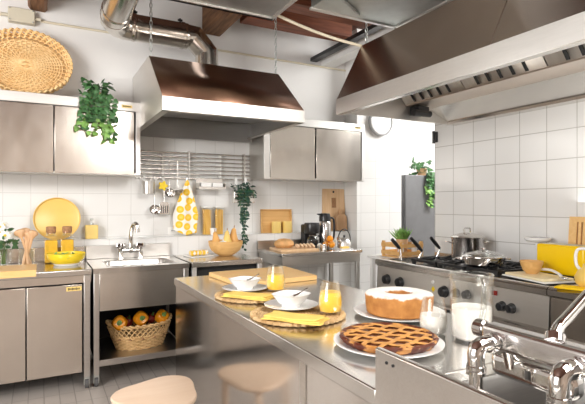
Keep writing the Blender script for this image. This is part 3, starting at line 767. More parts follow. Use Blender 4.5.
fry_basket(2.82, 3.21, 'fryer basket with black grip nearest the range front', -0.005, 1.085, 0.09)
fry_basket(3.03, 3.20, 'middle fryer basket with long black grip', 0.03, 1.09, 0.13)
fry_basket(3.245, 3.20, 'fryer basket with black grip nearest the tiled wall', 0.03, 1.085, 0.11)

# neighbouring worktop unit
t = thing('side_counter', 'stainless side counter next to the gas range under the yellow jug', 'counter', (3.0, 1.2, 0))
obj('worktop', MB().box(2.66, 3.39, 0.3, 1.766, 0.855, 0.90), 'steel_h', t)
obj('front_lip', MB().prism([(2.64, 0.853), (2.638, 0.882), (2.65, 0.897), (2.67, 0.902), (2.69, 0.900), (2.69, 0.845), (2.66, 0.845)], 'Y', 0.3, 1.766), 'steel_h', t)
obj('drawer', B(2.66, 2.70, 0.31, 1.76, 0.62, 0.84), 'steel_door', t, bevel=0.003)
obj('door', B(2.66, 2.70, 0.31, 1.76, 0.16, 0.60), 'steel_door', t, bevel=0.003)
obj('carcass', B(2.70, 3.39, 0.31, 1.76, 0.12, 0.853), 'steel', t)
obj('plinth', B(2.75, 3.35, 0.33, 1.74, 0, 0.12), 'dark', t)

# ------------------------------------------------------------------ passage: fridge, crate stand, pillar lamp
t = thing('tall_fridge', 'tall dark grey fridge standing in the bright passage', 'fridge', (4.45, 5.0, 0))
obj('fridge_body', B(4.06, 4.80, 4.66, 5.35, 0.05, 1.76), 'grey_fridge', t, bevel=0.01)
obj('door', B(4.06, 4.80, 4.61, 4.655, 0.08, 1.76), 'grey_fridge', t, bevel=0.008)
obj('handle', B(4.72, 4.745, 4.575, 4.61, 0.85, 1.35), 'steel', t, bevel=0.005)
obj('foot', MB().box(4.1, 4.16, 4.7, 4.76, 0, 0.06).box(4.7, 4.76, 4.7, 4.76, 0, 0.06).box(4.1, 4.16, 5.2, 5.26, 0, 0.06).box(4.7, 4.76, 5.2, 5.26, 0, 0.06), 'dark', t)
t = thing('side_table', 'small white side table behind the far end of the range', 'table', (3.12, 3.66, 0))
obj('tabletop', B(2.93, 3.39, 3.46, 3.90, 0.845, 0.87), 'white_plastic', t, bevel=0.004)
for x in (2.95, 3.33):
    for y in (3.48, 3.84): obj('leg', B(x, x+0.04, y, y+0.04, 0, 0.845), 'white_plastic', t)

t = thing('wall_light', 'round white disc light on the pillar under the long hood', 'light', (3.51, 4.447, 2.35))
dm = Matrix.Translation((3.512, 4.447, 2.352)) @ Matrix.Rotation(PI/2, 4, 'X')
obj('rim', MB().lathe([(0.155, 0), (0.165, 0.01), (0.165, 0.05), (0.155, 0.056), (0.145, 0.05), (0.145, 0)], 40, m=dm), 'rim_grey', t)
obj('diffuser', MB().lathe([(0.148, 0.005), (0.148, 0.045), (0.10, 0.056), (0, 0.060)], 40, m=dm), 'white_plastic', t)
single('wall_bracket', MB().box(3.382, 3.40, 3.40, 3.437, 1.99, 2.09).cyl((3.385, 3.44, 1.98), (3.385, 3.44, 2.10), 0.014, 12), 'black_metal',
       'small dark metal bracket at the edge of the tiled right wall', 'bracket', (3.39, 3.42, 2.0))

# ------------------------------------------------------------------ plants
def leaf_shape(kind):
    if kind == 'ivy':
        return [(0, 0), (0.42, -0.12), (0.5, 0.22), (0.30, 0.42), (0.34, 0.62), (0, 1.0), (-0.34, 0.62), (-0.30, 0.42), (-0.5, 0.22), (-0.42, -0.12)]
    if kind == 'blade': return [(0.05, 0), (0.06, 0.5), (0, 1), (-0.06, 0.5), (-0.05, 0)]
    return [(0, 0), (0.25, 0.3), (0.22, 0.65), (0, 1.0), (-0.22, 0.65), (-0.25, 0.3)]
def add_leaf(mb, p, d, up, size, kind):
    d = Vector(d).normalized(); up = Vector(up)
    s = d.cross(up)
    if s.length < 1e-3: s = Vector((1, 0, 0))
    s.normalize(); n = s.cross(d)
    pts = leaf_shape(kind)
    vs = [Vector(p) + s*x*size + d*y*size + n*(-0.35*abs(x)*size - 0.12*y*y*size) for x, y in pts]
    c = Vector(p) + d*0.42*size + n*0.05*size
    k = len(pts)
    mb.add(vs+[c], [(i, (i+1) % k, k) for i in range(k)])

def ivy_plant(name, label, loc, pot, strands, kind, mats, size, spread, drop, rnd, front=(0, -1, 0), perstep=1.0, crown=26, ch=0.1, crx=0.11, cry=0.1, group=None, clear=None):
    t = thing(name, label, 'plant', loc)
    rnd = random.Random(rnd)
    pot(t)
    fol = {m: MB() for m in mats}; st = MB()
    loc = Vector(loc)
    for i in range(crown):
        p = loc + Vector((rnd.uniform(-crx, crx), rnd.uniform(-cry, cry), rnd.uniform(0.02, ch)))
        d = Vector((rnd.uniform(-1, 1), rnd.uniform(-1, 0.3), rnd.uniform(-0.4, 0.6)))
        add_leaf(fol[mats[0]], p, d, (rnd.uniform(-.4, .4), rnd.uniform(-1, 0), 0.8), size*rnd.uniform(0.8, 1.3), kind)
    for s_ in range(strands):
        fx = (s_+0.5)/strands*2-1
        x = fx*spread[0] + rnd.uniform(-0.02, 0.02); ln = drop(fx)*rnd.uniform(0.85, 1.1)
        p = loc + Vector((x*0.6, -0.02, 0.04)); pts = [p.copy()]
        out = loc + Vector((x*0.9, spread[1], 0.03)); pts.append(out.copy())
        n = max(2, int(ln/0.035))
        for k in range(n):
            out = out + Vector((rnd.uniform(-0.012, 0.012)+x*0.02, rnd.uniform(-0.006, 0.006), -0.035)); pts.append(out.copy())
        st.tube(pts, 0.0025, 4)
        for k, q in enumerate(pts[1:]):
            for _ in range(2 if rnd.random() < perstep-1 else 1):
                d = Vector((rnd.uniform(-1, 1), rnd.uniform(-0.9, 0.0), rnd.uniform(-1.0, 0.1)))
                mm = mats[-1] if (len(mats) > 1 and k > len(pts)*0.5 and rnd.random() < 0.75) else mats[0]
                add_leaf(fol[mm], q, d, (rnd.uniform(-.5, .5), -1, rnd.uniform(0.1, 0.8)), size*rnd.uniform(0.75, 1.2), kind)
    for m in mats: obj('foliage', fol[m], m, t)
    obj('stem', st, 'stem_green', t)
    return t
def pot_cyl(r, h, mat, z0=0.0):
    def f(t):
        l = t.location
        obj('pot', MB().lathe([(0.0, 0.002), (r*0.75, 0), (r, h), (r*1.06, h), (r*1.06, h*1.08), (r*0.9, h*1.08), (r*0.88, h*0.9), (0, h*0.88)], 24, (l.x, l.y, l.z+z0)), mat, t)
    return f
ivy_plant('trailing_ivy', 'ivy plant trailing over the front of the wall cabinet', (0.42, 4.40, 2.279), pot_cyl(0.055, 0.06, 'wood_spoon'), 12, 'ivy', ['leaf', 'leaf_light'], 0.050, (0.135, -0.13), lambda f: 0.33 if f < 0.55 else 0.42, 3, crown=75, ch=0.16, crx=0.12, cry=0.12)
ivy_plant('trailing_ivy', 'ivy plant hanging from the top of the dark grey fridge', (4.47, 4.76, 1.762), pot_cyl(0.07, 0.09, 'wood_spoon'), 9, 'ivy', ['leaf', 'leaf_light'], 0.065, (0.10, -0.19), lambda f: 0.42 if abs(f) < 0.6 else 0.25, 5, crown=46, ch=0.20, crx=0.11, cry=0.11)

# planter hanging on the pot rack
t = ivy_plant('hanging_planter', 'green trailing plant in a steel planter hung on the pot rack', (1.85, 4.57, 1.50),
    lambda t: (obj('planter', MB().box(1.735, 1.965, 4.535, 4.605, 1.40, 1.535), 'steel_h', t, bevel=0.006),
               obj('hook', B(1.772, 1.800, 4.612, 4.620, 1.50, 1.665), 'white_plastic', t, bevel=0.002),
               obj('hook', B(1.880, 1.908, 4.612, 4.620, 1.50, 1.665), 'white_plastic', t, bevel=0.002)),
    13, 'oval', ['leaf_dark'], 0.042, (0.075, -0.055), lambda f: 0.56 if 0.0 < f < 0.5 else (0.36 if abs(f) < 0.55 else 0.08), 11, perstep=1.9, crown=70, ch=0.10, crx=0.115, cry=0.05)

# ------------------------------------------------------------------ big wicker tray on cabinet
def oval_tray():
    a, b = 0.345, 0.282
    t = thing('wicker_tray', 'large oval wicker tray leaning on top of the wall cabinet', 'wicker tray', (-0.112, 4.43, 2.279))
    t.rotation_euler = (math.radians(-14), 0, 0)
    # local: tray plane XZ, opening towards -Y
    bm_ = MB()
    zc = b+0.01
    nst = 40
    for k in range(1, 15):
        f = k/15*0.86
        pts = []
        n = 80
        for i in range(n):
            an = 2*PI*i/n
            w = 0.005*(1 if (int(i*nst/n)+k) % 2 else -1)
            pts.append((a*f*cos(an), 0.045+w, zc+b*f*sin(an)))
        bm_.tube(pts, 0.0062, 5, closed=True)
    bm_.lathe([(0, 0.052), (1*0.9, 0.052)], 48, (0, 0, 0), m=Matrix.Translation((0, 0, zc)) @ Matrix.Rotation(PI/2, 4, 'X') @ Matrix.Scale(-1, 4, (0, 0, 1)) @ Matrix.Diagonal((a, b, 1, 1)))
    for i in range(nst):
        an = 2*PI*i/nst
        bm_.tube([(a*0.1*cos(an), 0.04, zc+b*0.1*sin(an)), (a*0.86*cos(an), 0.042, zc+b*0.86*sin(an))], 0.005, 5)
    bm_.box(-0.05, 0.05, 0.028, 0.04, zc-0.012, zc+0.012)
    obj('woven_base', bm_, 'wicker', t, W=False)
    rm = MB()
    for k, (f, y, ph) in enumerate(((0.90, 0.030, 0), (0.945, 0.008, 1.5), (0.98, -0.012, 3.0), (1.0, -0.03, 4.2), (0.98, 0.03, 0.8), (0.94, 0.045, 2))):
        pts = []
        n = 220
        for i in range(n):
            an = 2*PI*i/n
            wv = sin(an*46+ph)
            pts.append((a*(f+0.013*wv)*cos(an), y+0.010*cos(an*46+ph), zc+b*(f+0.013*wv)*sin(an)))
        rm.tube(pts, 0.0085, 5, closed=True)
    obj('braided_rim', rm, 'wicker', t, W=False)
oval_tray()

# ------------------------------------------------------------------ pot rack with hanging things
t = thing('pot_rack', 'steel pot rail of seven bars on the tiled wall under the brown-reflecting hood', 'pot rack', (1.35, 4.66, 1.64))
for i in range(7):
    z = 1.645+i*0.0415
    obj('bar', MB().cyl((0.78, 4.645, z), (1.955, 4.645, z), 0.008, 10), 'steel_h', t)
for x in (0.80, 1.30, 1.89):
    obj('bracket', MB().box(x-0.008, x+0.008, 4.655, 4.69, 1.63, 1.915).cyl((x, 4.634, 1.63), (x, 4.634, 1.915), 0.006, 8), 'steel', t)
for x in (1.045, 1.635):
    obj('bracket', MB().box(x-0.009, x+0.009, 4.655, 4.688, 1.63, 1.90), 'white_plastic', t)  # white colour stands in for the glint on steel support posts

t = thing('utensil_cup', 'round steel cup hooked on the pot rail beside the wall cabinet', 'cup', (0.885, 4.58, 1.48), group='things on the pot rail')
obj('cup_body', MB().lathe([(0, 0), (0.054, 0), (0.057, 0.115), (0.054, 0.115), (0.051, 0.005), (0, 0.005)], 28, (0.89, 4.568, 1.485)), 'steel', t)
obj('hook', B(0.855, 0.875, 4.622, 4.630, 1.58, 1.68), 'white_plastic', t, bevel=0.002)
for i, (dx, dy) in enumerate(((-0.05, 0.0), (0.06, 0.0), (0.02, -0.02))):
    obj('spare_hook', MB().tube(smooth([(0.89+dx*0.5, 4.575+dy, 1.56), (0.89+dx, 4.575+dy, 1.615), (0.89+dx*1.35, 4.575+dy, 1.635), (0.89+dx*1.5, 4.575+dy, 1.615)]), 0.004, 6), 'wire', t)

def hook(mb, x, z, y=4.628):
    mb.tube(smooth([(x, y+0.03, z+0.004), (x, y+0.017, z+0.016), (x, y-0.004, z+0.008), (x, y-0.006, z-0.02)]), 0.0032, 6)
def ladle(name, label, x, ztop, zend, r, kind):
    t = thing(name, label, 'kitchen utensil', (x, 4.62, zend), group='things on the pot rail')
    h = MB(); hook(h, x, ztop)
    h.tube([(x, 4.620, ztop-0.015), (x, 4.618, (ztop+zend)/2), (x, 4.61, zend+r)], [0.0065, 0.005, 0.005], 8, flat=0.6)
    obj('handle', h, 'steel_h', t)
    mb = MB()
    if kind == 'ladle':
        pr = [(0, -r)]+[(r*sin(PI*i/16), -r*cos(PI*i/16)) for i in range(1, 9)]+[(r*0.95, 0), (r*0.85*0.9, -r*0.35), (0, -r*0.9)]
        mb.lathe(pr, 24, m=Matrix.Translation((x, 4.585, zend+r*0.9)) @ Matrix.Rotation(math.radians(62), 4, 'X'))
        obj('bowl', mb, 'chrome', t)
    elif kind == 'dipper':
        pr = [(0, -r*0.6), (r*0.8, -r*0.55), (r, 0), (r*0.94, 0), (r*0.75, -r*0.5), (0, -r*0.54)]
        mb.lathe(pr, 24, m=Matrix.Translation((x, 4.575, zend+r*0.6)) @ Matrix.Rotation(math.radians(8), 4, 'X'))
        obj('bowl', mb, 'steel', t)
    else:
        mb.prism([(-r*0.6, r*1.5), (r*0.6, r*1.5), (r*0.95, r*1.2), (r*0.95, -r*0.9), (-r*0.95, -r*0.9), (-r*0.95, r*1.2)], 'Y', 4.606, 4.612, m=Matrix.Translation((x, 0, zend+r*0.9)))
        obj('blade', mb, 'steel_h', t, bevel=0.002)
        s = MB()
        for i in range(4): s.box(x-r*0.66+i*r*0.4, x-r*0.66+i*r*0.4+0.006, 4.603, 4.607, zend+r*0.3, zend+r*1.7)
        obj('slot', s, 'dark', t)
ladle('skimmer', 'round skimmer hanging lowest on the rail beside the utensil cup', 0.957, 1.645, 1.29, 0.052, 'ladle')
ladle('spatula', 'flat slotted spatula hanging between the skimmer and the ladle', 1.05, 1.645, 1.29, 0.05, 'spatula')
ladle('soup_ladle', 'round-bowled ladle hanging from the upper bar left of the towel', 1.098, 1.811, 1.455, 0.048, 'ladle')
ladle('dipper_ladle', 'side-bowl dipper hanging directly beside the lemon towel', 1.180, 1.811, 1.50, 0.05, 'dipper')
t = thing('flower_trivet', 'small yellow flower-shaped trivet hanging on the rail over the spatula', 'trivet', (1.03, 4.60, 1.56))
obj('petal_ring', MB().lathe([(0, -0.004), (0.036, -0.004), (0.04, 0), (0.036, 0.004), (0, 0.004)], 48, m=Matrix.Translation((1.035, 4.598, 1.565)) @ Matrix.Rotation(PI/2, 4, 'X'), shape=lambda a: 1+0.22*cos(5*a)), 'yellow', t)
h = MB(); hook(h, 1.035, 1.645); h.cyl((1.035, 4.622, 1.625), (1.035, 4.60, 1.595), 0.003, 6); obj('hanger', h, 'wire', t)

# lemon towel, hung from one corner
t = thing('lemon_towel', 'white tea towel printed with lemon slices hanging from the rail', 'towel', (1.265, 4.62, 1.08))
def tw(u, v):
    # u across, v down
    z = 1.625-0.545*v
    w = 0.012 + 0.235*min(1, (v/0.62))**0.85
    if v > 0.62: w *= 1-0.10*((v-0.62)/0.38)
    xl = 1.275 - w*0.52 - 0.02*v
    x = xl + u*w
    zz = z + (0.05*abs(u-0.55)*2*max(0, (v-0.75)/0.25))*(1 if u < 0.5 else 0.6)
    y = 4.612 + 0.012*sin(u*PI*3.3+0.4)*min(1, v*3)*(1-0.3*v)-0.006*v
    return (x, y, zz)
obj('cloth', MB().grid(tw, 24, 30), 'lemon', t, solid=0.005)
h = MB(); hook(h, 1.272, 1.645); obj('hanger', h, 'wire', t)

t = thing('rail_shelf', 'small steel shelf hooked on the pot rail between towel and planter', 'shelf', (1.50, 4.57, 1.54))
obj('tray', MB().box(1.36, 1.63, 4.50, 4.605, 1.535, 1.541).box(1.36, 1.63, 4.498, 4.503, 1.535, 1.56).box(1.36, 1.63, 4.60, 4.606, 1.535, 1.64).box(1.36, 1.364, 4.50, 4.605, 1.535, 1.60).box(1.626, 1.63, 4.50, 4.605, 1.535, 1.60), 'steel_h', t)
h = MB()
for x in (1.40, 1.59): h.tube(smooth([(x, 4.603, 1.63), (x, 4.61, 1.655), (x, 4.63, 1.668), (x, 4.655, 1.66)]), 0.004, 6)
obj('hook', h, 'wire', t)
for x, lb in ((1.385, 'white carton on the rail shelf nearest the lemon towel'), (1.505, 'white carton on the rail shelf nearest the planter')):
    single('small_carton', B(x, x+0.105, 4.515, 4.59, 1.5415, 1.60), 'white_plastic', lb, 'carton', (x, 4.55, 1.54), 'white cartons on the rail shelf', bevel=0.004)

# ------------------------------------------------------------------ things on the ledge
LZ = 1.0765
t = thing('round_tray', 'large round yellow tray leaning against the tiles behind the jars', 'tray', (0.12, 4.60, LZ))
rm = Matrix.Translation((0.125, 4.625, LZ+0.183)) @ Matrix.Rotation(math.radians(90-9), 4, 'X')
obj('tray_dish', MB().lathe([(0, 0), (0.17, 0), (0.182, 0.006), (0.186, 0.026), (0.181, 0.026), (0.176, 0.010), (0.168, 0.006), (0, 0.006)], 56, m=rm), 'yellow_tray', t)

t = thing('soap_dispenser', 'square pale yellow soap dispenser on the ledge left of the faucet', 'soap dispenser', (0.402, 4.63, LZ))
obj('bottle', B(0.35, 0.456, 4.59, 4.66, LZ, LZ+0.125), 'yellow_soft', t, bevel=0.008, seg=3)
obj('pump', MB().cyl((0.403, 4.625, LZ+0.125), (0.403, 4.625, LZ+0.145), 0.018).cyl((0.403, 4.625, LZ+0.145), (0.403, 4.625, LZ+0.175), 0.007).box(0.39, 0.416, 4.575, 4.64, LZ+0.17, LZ+0.185), 'galv', t, bevel=0.002)

def pasta_jar(x0, x1, label):
    c = (x0+x1)/2
    t = thing('spaghetti_jar', label, 'jar', (c, 4.63, LZ), group='spaghetti jars')
    g = MB().prism([(x0, 4.585), (x1, 4.585), (x1, 4.675), (x0, 4.675)], 'Z', LZ, LZ+0.275)
    obj('glass_body', g, 'glass', t, bevel=0.008)
    obj('lid', B(x0+0.004, x1-0.004, 4.589, 4.671, LZ+0.275, LZ+0.29), 'white_plastic', t, bevel=0.004)
    p = MB()
    rnd = random.Random(x0)
    for i in range(60):
        x = rnd.uniform(x0+0.016, x1-0.016); y = rnd.uniform(4.598, 4.662); dx = rnd.uniform(-0.012, 0.012)
        p.cyl((x, y, LZ+0.006), (min(max(x+dx, x0+0.014), x1-0.014), y, LZ+rnd.uniform(0.245, 0.262)), 0.0034, 5)
    obj('spaghetti', p, 'pasta', t)
pasta_jar(1.425, 1.525, 'tall spaghetti jar on the ledge beside the lemon towel')
pasta_jar(1.555, 1.655, 'tall spaghetti jar on the ledge nearer the hanging planter')
single('small_cup', MB().lathe([(0, 0), (0.028, 0), (0.034, 0.07), (0.031, 0.07), (0.026, 0.006), (0, 0.006)], 24, (1.535, 4.60, LZ)), 'white_ceramic',
       'small pale cup on the ledge behind the squash bowl', 'cup', (1.535, 4.60, LZ))
t = thing('wall_socket', 'white double wall socket low on the tiles left of the lemon towel', 'socket', (1.15, 4.69, LZ+0.02))
obj('plate', B(1.10, 1.20, 4.682, 4.69, LZ+0.01, LZ+0.085), 'white_plastic', t, bevel=0.003)
obj('socket_hole', MB().cyl((1.14, 4.680, LZ+0.05), (1.14, 4.684, LZ+0.05), 0.005).cyl((1.16, 4.680, LZ+0.05), (1.16, 4.684, LZ+0.05), 0.005), 'dark', t)

t = thing('wooden_tray', 'rectangular wooden tray leaning on the tiles behind the yellow cups', 'tray', (2.28, 4.65, LZ))
m_ = Matrix.Translation((2.28, 4.660, LZ)) @ Matrix.Rotation(math.radians(-5), 4, 'X')
obj('tray_base', MB().box(-0.175, 0.175, 0.008, 0.014, 0.0, 0.245, m=m_), 'wood_light', t)
obj('rim', MB().box(-0.185, 0.185, -0.01, 0.014, 0.245, 0.257, m=m_).box(-0.185, 0.185, -0.01, 0.014, 0.0, 0.012, m=m_).box(-0.187, -0.173, -0.01, 0.014, 0, 0.257, m=m_).box(0.173, 0.187, -0.01, 0.014, 0, 0.257, m=m_), 'wood_light', t)
def ycup(x, lb):
    c = (x, 4.61, LZ)
    o = single('yellow_cup', MB().lathe([(0, 0.0), (0.048, 0), (0.052, 0.006), (0.052, 0.122), (0.048, 0.124), (0.046, 0.02), (0, 0.02)], 28, c), 'yellow_soft', lb, 'cup', c, 'yellow cups on the ledge')
ycup(2.248, 'straight yellow cup in front of the wooden tray, nearer the planter')
ycup(2.378, 'straight yellow cup in front of the wooden tray, nearer the coffee maker')

def paddle(name, lb, x, w, h, mat, handle, tilt, y, t0=0.018):
    t = thing(name, lb, 'cutting board', (x, y, LZ))
    m_ = Matrix.Translation((x, y, LZ)) @ Matrix.Rotation(math.radians(-tilt), 4, 'X')
    if handle:
        pts = []
        hw = w/2
        for i in range(13): a = PI+PI*i/12; pts.append((cos(a)*hw*1.0, hw*0.25+sin(a)*hw*0.25))
        pts += [(hw, h*0.60)]
        for i in range(9): a = PI*i/8*0.5; pts.append((hw*0.35+hw*0.65*cos(a), h*0.60+hw*0.6*sin(a)))
        pts += [(0.022, h*0.78), (0.02, h), (-0.02, h), (-0.022, h*0.78)]
        for i in range(9): a = PI/2+PI*i/8*0.5; pts.append((-hw*0.35+hw*0.65*cos(a), h*0.60+hw*0.6*sin(a)))
        pts += [(-hw, h*0.6)]
        pts = [p for p in pts]
    else:
        hw = w/2; r = 0.03
        pts = []
        for cx_, cz_, a0 in ((hw-r, h-r, 0), (-hw+r, h-r, PI/2), (-hw+r*0.3, r*0.3, PI), (hw-r*0.3, r*0.3, 1.5*PI)):
            rr_ = r if cz_ > 0.1 else r*0.3
            for i in range(6): a = a0+PI/2*i/5; pts.append((cx_+rr_*cos(a), cz_+rr_*sin(a)))
    obj('board', MB().prism(pts, 'Y', -t0, 0, m=m_), mat, t, bevel=0.003)
    return t, m_
t, m_ = paddle('cutting_board', 'large pale cutting board with hanging hole leaning in the corner', 3.03, 0.31, 0.505, 'wood_pale', False, 3.5, 4.678)
obj('hanging_hole', MB().lathe([(0, 0), (0.013, 0), (0.013, 0.004), (0, 0.004)], 20, m=m_ @ Matrix.Translation((0.0, -0.0165, 0.455)) @ Matrix.Rotation(PI/2, 4, 'X')), 'dark', t)
obj('handle_slot', MB().box(-0.03, 0.03, -0.0215, -0.017, 0.27, 0.385, m=m_), 'cork', t, bevel=0.002)
t, m_ = paddle('paddle_board', 'small brown paddle board leaning before the large cutting board', 3.10, 0.15, 0.25, 'wood_spoon', True, 6.0, 4.625)

# ------------------------------------------------------------------ left counter
t = thing('pastry_board', 'light wooden pastry board hooked over the front of the base cabinet', 'board', (-0.25, 4.05, 0.9))
obj('board', MB().box(-0.55, -0.03, 3.862, 4.22, 0.9005, 0.921), 'wood_board', t, bevel=0.004)
obj('front_lip', MB().box(-0.55, -0.03, 3.842, 3.862, 0.872, 0.921), 'wood_board', t, bevel=0.003)

def cork_jar(x, y, lb):
    t = thing('cork_jar', lb, 'jar', (x, y, 0.90), group='corked jars')
    z = 0.9005
    g = MB(); hw = 0.054
    g.prism([(x-hw, y-hw), (x+hw, y-hw), (x+hw, y+hw), (x-hw, y+hw)], 'Z', z, z+0.225)
    obj('glass_body', g, 'glass', t, bevel=0.01, seg=3)
    obj('neck', MB().lathe([(0.05, 0.225), (0.036, 0.238), (0.036, 0.256), (0.033, 0.256), (0.033, 0.24), (0.046, 0.226)], 24, (x, y, z), closed=True), 'glass', t)
    obj('contents', MB().prism([(x-hw+.006, y-hw+.006), (x+hw-.006, y-hw+.006), (x+hw-.006, y+hw-.006), (x-hw+.006, y+hw-.006)], 'Z', z+.005, z+0.19), 'oil', t, bevel=0.008)
    obj('cork', MB().lathe([(0, 0.245), (0.033, 0.245), (0.037, 0.258), (0.038, 0.296), (0.034, 0.302), (0, 0.302)], 24, (x, y, z)), 'cork', t)
cork_jar(0.074, 4.42, 'square jar of yellow pasta with a cork, nearer the wooden spoons')
cork_jar(0.195, 4.42, 'square jar of yellow pasta with a cork, nearer the soap dispenser')

t = thing('salad_bowl', 'wide yellow bowl in front of the corked jars', 'bowl', (0.185, 4.20, 0.90))
obj('bowl_body', MB().lathe([(0.075, 0.012), (0.11, 0.028), (0.137, 0.06), (0.142, 0.098), (0.138, 0.10), (0.132, 0.062), (0.10, 0.034), (0, 0.026)], 48, (0.18, 4.20, 0.90)), 'yellow', t)
obj('foot', MB().lathe([(0, 0.001), (0.085, 0.001), (0.10, 0.016), (0.075, 0.022), (0, 0.02)], 40, (0.18, 4.20, 0.90)), 'white_ceramic', t)
rnd = random.Random(4); mb = MB()
for i in range(46):
    a = rnd.uniform(0, 2*PI); r = rnd.uniform(0, 0.11)
    add_leaf(mb, (0.185+r*cos(a), 4.20+r*sin(a), 0.96+rnd.uniform(0, 0.025)), (cos(a*3), sin(a*5), 0.3), (0, 0, 1), 0.05, 'oval')
so = obj('salad_leaves', mb, 'leaf_light', t)

t = thing('utensil_jar', 'clear glass jar of wooden spoons on the left counter', 'jar', (-0.10, 4.30, 0.90))
obj('glass_body', MB().lathe([(0, 0.001), (0.055, 0.001), (0.058, 0.14), (0.054, 0.14), (0.051, 0.008), (0, 0.008)], 28, (-0.10, 4.30, 0.90)), 'glass', t)
for i, (bx, by, tx, ty, h, w, ds) in enumerate(((-0.125, 4.29, -0.075, 4.31, 0.27, 0.030, 'light'), (-0.07, 4.30, -0.155, 4.31, 0.29, 0.030, 'x'), (-0.11, 4.32, -0.05, 4.29, 0.28, 0.026, 'x'), (-0.09, 4.28, -0.115, 4.33, 0.30, 0.028, 'x'))):
    s = thing('wooden_spoon', ('wooden spoon in the glass jar, leaning toward the yellow tray', 'wooden spoon in the glass jar, leaning toward the flowers', 'wooden spoon in the glass jar with the narrowest head', 'wooden spoon in the glass jar standing most upright')[i], 'spoon', (bx, by, 0.91), group='wooden spoons')
    p0 = Vector((bx, by, 0.912)); p1 = Vector((tx, ty, 0.90+h))
    obj('spoon_body', MB().tube([p0, p0.lerp(p1, 0.75), p0.lerp(p1, 0.82), p0.lerp(p1, 0.90), p0.lerp(p1, 0.97), p1], [0.0055, 0.005, 0.011, w*0.72, w*0.62, 0.007], 12, flat=2.0), 'wood_spoon', s)

t = thing('flower_vase', 'glass vase of white daisies at the picture edge on the left counter', 'vase of flowers', (-0.26, 4.36, 0.90))
obj('glass_body', MB().lathe([(0, 0.001), (0.045, 0.001), (0.055, 0.06), (0.042, 0.15), (0.052, 0.185), (0.049, 0.185), (0.039, 0.15), (0.051, 0.06), (0.041, 0.008), (0, 0.008)], 28, (-0.26, 4.36, 0.90)), 'glass', t)
rnd = random.Random(9)
st = MB(); lf = MB()
for i in range(13):
    a = rnd.uniform(0, 2*PI); r = 0.03+0.11*(i/13)
    top = Vector((-0.26+r*cos(a)*0.9, 4.34+r*sin(a)*0.7-0.03, 1.12+rnd.uniform(0.0, 0.12)))
    st.tube([(-0.26+0.012*cos(a), 4.36+0.012*sin(a), 0.915), (-0.26+0.025*cos(a), 4.36+0.02*sin(a), 1.07), tuple(top)], 0.0028, 5)
    fl = MB(); ax = (top-Vector((-0.26, 4.40, 0.98))).normalized(); ax = (ax+Vector((0.15, -0.9, 0.1))).normalized()
    s1 = ax.cross(Vector((0, 0, 1))).normalized(); s2 = s1.cross(ax)
    for k in range(13):
        b = 2*PI*k/13; d = s1*cos(b)+s2*sin(b)
        add_leaf(fl, top, d+ax*0.15, ax, 0.046, 'oval')
    fo = obj('flower', fl, 'petal', t)
    obj('flower_centre', MB().ell(tuple(top+ax*0.004), 0.011, 10, 6), 'yellow', fo)
    for k in range(4):
        add_leaf(lf, top+Vector((rnd.uniform(-.03, .03), rnd.uniform(-.02, .03), rnd.uniform(-0.08, -0.03))), (rnd.uniform(-1, 1), -0.4, rnd.uniform(-.6, .3)), (0, -1, .5), 0.06, 'oval')
obj('stem', st, 'stem_green', t); obj('foliage', lf, 'leaf', t)

# ------------------------------------------------------------------ third unit top
def squash(name, lb, x, y, z, s, mat, tilt=(0, 0), rz=0):
    t = thing(name, lb, 'squash', (x, y, z), rz, 'squashes in the wooden bowl')
    m_ = Matrix.Rotation(tilt[0], 4, 'X') @ Matrix.Rotation(tilt[1], 4, 'Y')
    pr = [(0, 0), (0.028*s, 0.004*s), (0.045*s, 0.03*s), (0.044*s, 0.055*s), (0.030*s, 0.09*s), (0.021*s, 0.12*s), (0.016*s, 0.145*s), (0.006*s, 0.156*s), (0, 0.157*s)]
    obj('fruit', MB().lathe(pr, 20, m=m_), mat, t, W=False)
    obj('stalk', MB().cyl(m_ @ Vector((0, 0, 0.154*s)), m_ @ Vector((0.003, 0, 0.175*s)), 0.004, 6), 'cork', t, W=False)
WB = (1.555, 4.29, 0.90)
t = thing('wooden_bowl', 'large round wooden bowl heaped with squashes on the small counter', 'bowl', WB)
obj('bowl_body', MB().lathe([(0.06, 0.001), (0.085, 0.012), (0.135, 0.05), (0.160, 0.10), (0.164, 0.138), (0.158, 0.141), (0.150, 0.10), (0.11, 0.055), (0.06, 0.025), (0, 0.022)], 48, WB), 'wood_light', t)
squash('butternut_squash', 'orange squash standing in the wooden bowl, nearest the planter', 1.625, 4.30, 0.95, 1.35, 'squash', (0.1, 0.05))
squash('butternut_squash', 'yellow pointed squash in the middle of the wooden bowl', 1.555, 4.25, 0.96, 1.15, 'squash_y', (0.05, -0.02))
squash('butternut_squash', 'orange squash in the wooden bowl, nearest the lemon towel', 1.485, 4.32, 0.95, 1.15, 'squash', (-0.1, -0.12))
single('onion', MB().ell((1.50, 4.21, 1.01), (0.048, 0.045, 0.038)).cyl((1.50, 4.21, 1.04), (1.503, 4.21, 1.06), 0.006), 'petal', 'pale onion at the front of the squash bowl', 'onion', (1.50, 4.21, 0.98))

t = thing('napkin_plate', 'flat white rectangular plate beside the squash bowl', 'plate', (1.30, 4.33, 0.90))
obj('plate_body', MB().box(-0.11, 0.11, -0.10, 0.10, 0.001, 0.010, m=RZ(0.15, (1.30, 4.33, 0.90))), 'white_ceramic', t, bevel=0.004)
mb = MB()
pts = [(1.225, 4.30, 0.934), (1.30, 4.315, 0.936), (1.385, 4.33, 0.934)]
mb.tube(pts, 0.023, 16).tube([(1.225, 4.345, 0.934), (1.30, 4.36, 0.936), (1.38, 4.375, 0.934)], 0.022, 16)
single('rolled_cloth', mb, 'lemon_small', 'rolled lemon-print cloths lying on the white plate', 'cloth', (1.30, 4.33, 0.912))

